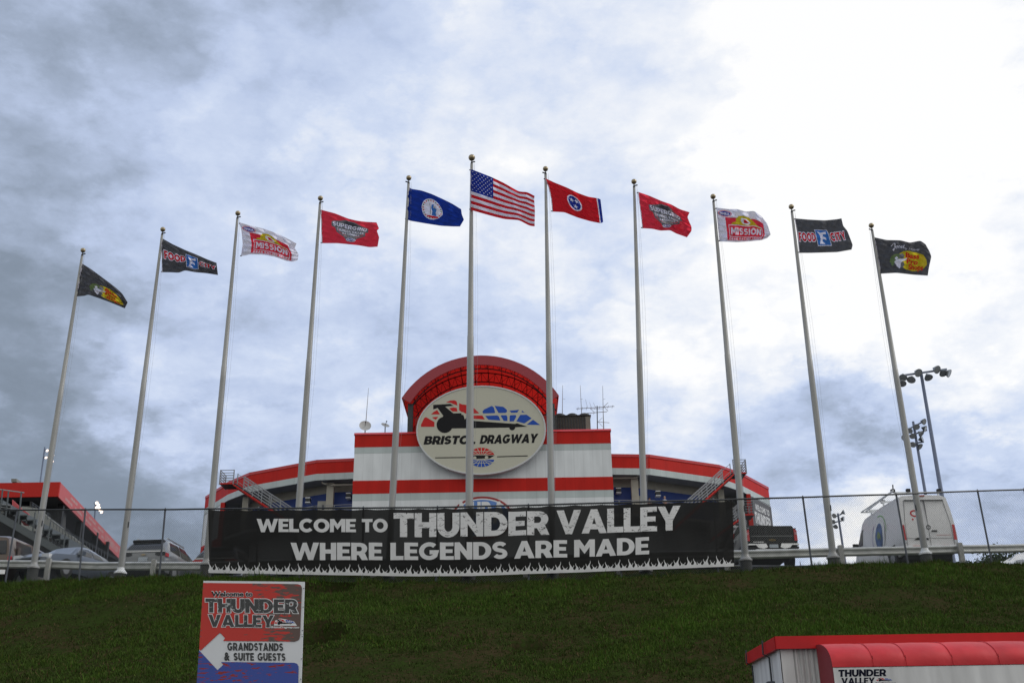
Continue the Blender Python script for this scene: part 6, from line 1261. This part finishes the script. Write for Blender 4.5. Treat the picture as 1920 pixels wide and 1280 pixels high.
crk = distressed('cracked_grey_print', (.075, .077, .078), (.45, .46, .47), ox-2, oxr+60, .0); crk.node_tree.nodes['Mapping'].inputs['Scale'].default_value = (9, 1, 20); [setattr(n.inputs[1], 'default_value', .62) or setattr(n.inputs[2], 'default_value', .64) for n in crk.node_tree.nodes if n.type == 'MAP_RANGE' and n.inputs[1].default_value == .50]
for (tx, a, b, yb, h) in (('THUNDER', 278, 1335, 472, 158), ('VALLEY', 312, 1060, 636, 138)):
    zw(tx, a, b, yb, h, INKW, 2, grow=.05, slope=.010, gap=.06); zw(tx, a, b, yb, h, crk, 3, slope=.010, gap=.06)
x_, y_ = zz(345, 290); xe, _ = zz(820, 290)
pr.font('Welcome to', x_, xe, y_, 58/6.097, INKW, 2, up=-1, offset=.07).font('Welcome to', x_+.4, xe-.4, y_-.2, 54/6.097, INK, 3, up=-1, offset=.028)
zw('GRANDSTANDS', 528, 1165, 905, 88, GP, 2, slope=.01, gap=.10); x_, y_ = zz(492, 1015); xe, _ = zz(556, 1015)
pr.font('&', x_, xe, y_, 86/6.097, GP, 2, up=-1, offset=.05); zw('SUITE', 598, 832, 1020, 88, GP, 2, slope=.01, gap=.10); zw('GUESTS', 873, 1192, 1022, 88, GP, 2, slope=.01, gap=.10)
tf = lambda x, y: zz(1062+(x-130)*255/1500, 640-(690-y)*255/1500*0.85)
pr.shapes([([zz(*p) for p in ((1058, 622), (1075, 565), (1130, 540), (1200, 552), (1290, 575), (1325, 625))], [])], INKW, 1.5, 'emblem'); car_emblem(pr, lambda x, y: zz(1070+(x-130)*.155, 545+(y-270)*.165), INK, 2)
x_, y_ = zz(1025, 650); xe, _ = zz(1350, 650); pr.font('BristolDragway.com', x_, xe, y_, 22/6.097, INKW, 2, up=-1, offset=.03, shear=.25, rot=.01)
pr.build(t)
g = MB()
for y in (1102, 1137, 1181, 1192, 1234, 1272):
    for x in (edgeL(y)+1.2, edgeR(y)-1.2): q = atY(x, y, SYb-.008); g.tube([q, (q[0], q[1]+.008, q[2])], .006, 6)
g.build('bolt', GALVD, t)

# ------------------------------------------------------------------ ticket hut with red awning
HY = 14.0; F0 = Vector(atY(1453, 1192, HY)); zr = F0.z; XR = 8.6; depth = 1.95
t = thing('ticket_hut', 'white corrugated hut with red fascia and rounded red awning at the lower right', 'hut', (F0.x+1.5, HY, 0))
HW = mat('hut_white_metal', (.66, .66, .66), .5, var=.24, scale=7, stretch=(1, 1, .15), bump=.08, bscale=3); HR = mat('hut_red_fascia', (.50, .010, .014), .5, var=.08, spec=.3)
fz = .155
MB().add([(F0.x, HY, zr-fz), (XR, HY, zr-fz), (XR, HY, zr), (F0.x, HY, zr), (F0.x, HY+.05, zr-fz), (XR, HY+.05, zr-fz), (XR, HY+.05, zr), (F0.x, HY+.05, zr)], [(0, 1, 2, 3), (3, 2, 6, 7), (5, 4, 7, 6), (0, 4, 5, 1)]).build('front_fascia', HR, t)
MB().box(F0.x, F0.x+.04, HY+.051, HY+depth, zr-fz, zr).build('side_fascia', HR, t)
MB().box(F0.x+.02, XR, HY+.06, HY+depth-.02, zr-.06, zr-.02).build('roof_deck', HR, t)
wz = zr-fz+.01; wy = HY+.12; wx = F0.x+.07
# corrugated front wall: real trapezoid ribs; plain side wall with a corner trim
xs_ = []; x = wx+.17
while x < XR-.1: xs_ += [(x, 0), (x+.012, .028), (x+.034, .028), (x+.046, 0)]; x += .068
pts_ = [(wx, 0)]+xs_+[(XR, 0)]; n_ = len(pts_)
MB().add([(px_, wy-d_, 0) for px_, d_ in pts_]+[(px_, wy-d_, wz) for px_, d_ in pts_], [(i, i+1, i+1+n_, i+n_) for i in range(n_-1)]).build('front_wall', HW, t)
MB().add([(wx, wy, 0), (wx, wy+depth-.2, 0), (wx, wy+depth-.2, wz), (wx, wy, wz)], [(3, 2, 1, 0)]).build('side_wall', HW, t)
MB().box(wx-.012, wx+.155, wy-.034, wy-.0, 0, wz-.005).box(wx-.014, wx-.001, wy-.034, wy+.12, 0, wz-.005).build('corner_trim', HW, t)
g = MB()
q = atZ(1418, 1192, zr); yy = q[1]
for yk, r_ in ((HY+.62, .012), (HY+1.72, .011)): g.tube([(F0.x-.03, yk, zr+.02), (F0.x-.035, yk, zr-fz), (wx-.03, yk, zr-fz-.04), (wx-.03, yk, .4)], r_, 6)
g.build('cable', STEELD, t); g = MB(); g.box(wx-.09, wx-.002, HY+.56, HY+.68, zr-.62, zr-.50).box(wx-.09, wx-.002, HY+.80, HY+.95, zr-.78, zr-.60).box(wx-.09, wx-.002, HY+1.66, HY+1.78, zr-.80, zr-.65); g.build('junction_box', GALVD, t)
# awning: quarter-round fabric over ribs, with a white panel under it
ax0 = atY(1530, 1207, HY-.02)[0]; za0 = atY(1545, 1207, HY)[2]-.01; zbot = atY(1570, 1250, HY-.62)[2]; dpt = .62
AW = mat('red_awning_fabric', (.52, .022, .030), .55, var=.22, scale=3, spec=.35, bump=.25, bscale=9)
def awp(x, a, bul=0): return (x, HY-.01-dpt*math.sin(a)*(1+bul*.05)-.0, zbot+(za0-zbot)*math.cos(a)**.9 + bul*.012 if a < PI/2-1e-6 else zbot)
awl = atY(1567, 1250, HY-.62)[0]
ribs_px = [1603, 1662, 1745, 1828, 1905, 1985]
ribx = [ax0]+[atY(p, 1204, HY)[0] for p in ribs_px]
for i in range(len(ribx)-1):
    xa_, xb_ = ribx[i], ribx[i+1]; g = MB(); nu, na = 8, 12; vs = []
    for k in range(na+1):
        a = PI/2*k/na
        for j in range(nu+1):
            f = j/nu; bul = math.sin(PI*f)*.8*math.sin(2*a)+.12*math.sin(17*f+9*a+i*2)*math.sin(2*a); xx_ = xa_+(xb_-xa_)*f; p = awp(xx_, a, bul if k < na else 0); vs.append(p)
    g.add(vs, [(k*(nu+1)+j, (k+1)*(nu+1)+j, (k+1)*(nu+1)+j+1, k*(nu+1)+j+1) for k in range(na) for j in range(nu)]); g.build('awning_panel', AW, t, smooth=True)
for xr_ in ribx[1:-1]:
    g = MB(); g.tube([Vector(awp(xr_, PI/2*k/14))+Vector((0, -.003, .003)) for k in range(15)], .007, 6); g.build('awning_seam', AW, t, smooth=True)
g = MB(); arcp = [awp(ax0, PI/2*k/14) for k in range(15)]
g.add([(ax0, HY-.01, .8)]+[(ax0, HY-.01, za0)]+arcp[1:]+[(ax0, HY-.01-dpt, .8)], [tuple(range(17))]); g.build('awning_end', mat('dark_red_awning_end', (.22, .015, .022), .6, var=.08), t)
yF = HY-.01-dpt
MB().box(ax0+.005, XR, yF+.004, yF+.03, .95, zbot-.006).build('counter_panel', HW, t)
def hm(x, y, l=0): q = atY(x, y, yF+.004); return (q[0], yF+.003-.002*l, q[2])
zz2 = lambda X, Yp: (1380+X/6.0, 1180+Yp/6.0)
pr = Print(hm)
NV = mat('navy_black_print', (.010, .011, .024), .5, spec=.08)
for tx, a, b, yb, h in (('THUNDER', 1152, 1690, 528, 80), ('VALLEY', 1185, 1560, 612, 72)):
    x0_, y0_ = zz2(a, yb); x1_, _ = zz2(b, yb); pr.shapes(word(tx, x0_, x1_, 0, 1, up=-1, yfn=lambda x, y0_=y0_, h=h, x0_=x0_: (h/6, y0_-.016*(x-x0_)), gap=.04), NV)
car_emblem(pr, lambda x, y: zz2(1580+(x-130)*.118, 536+(y-270)*.105), NV, 1)
x_, y_ = zz2(1565, 606); xe, _ = zz2(1800, 606); pr.font('BristolDragway.com', x_, xe, y_, 16/6, NV, 1, up=-1, offset=.03, shear=.25)
pr.build(t)
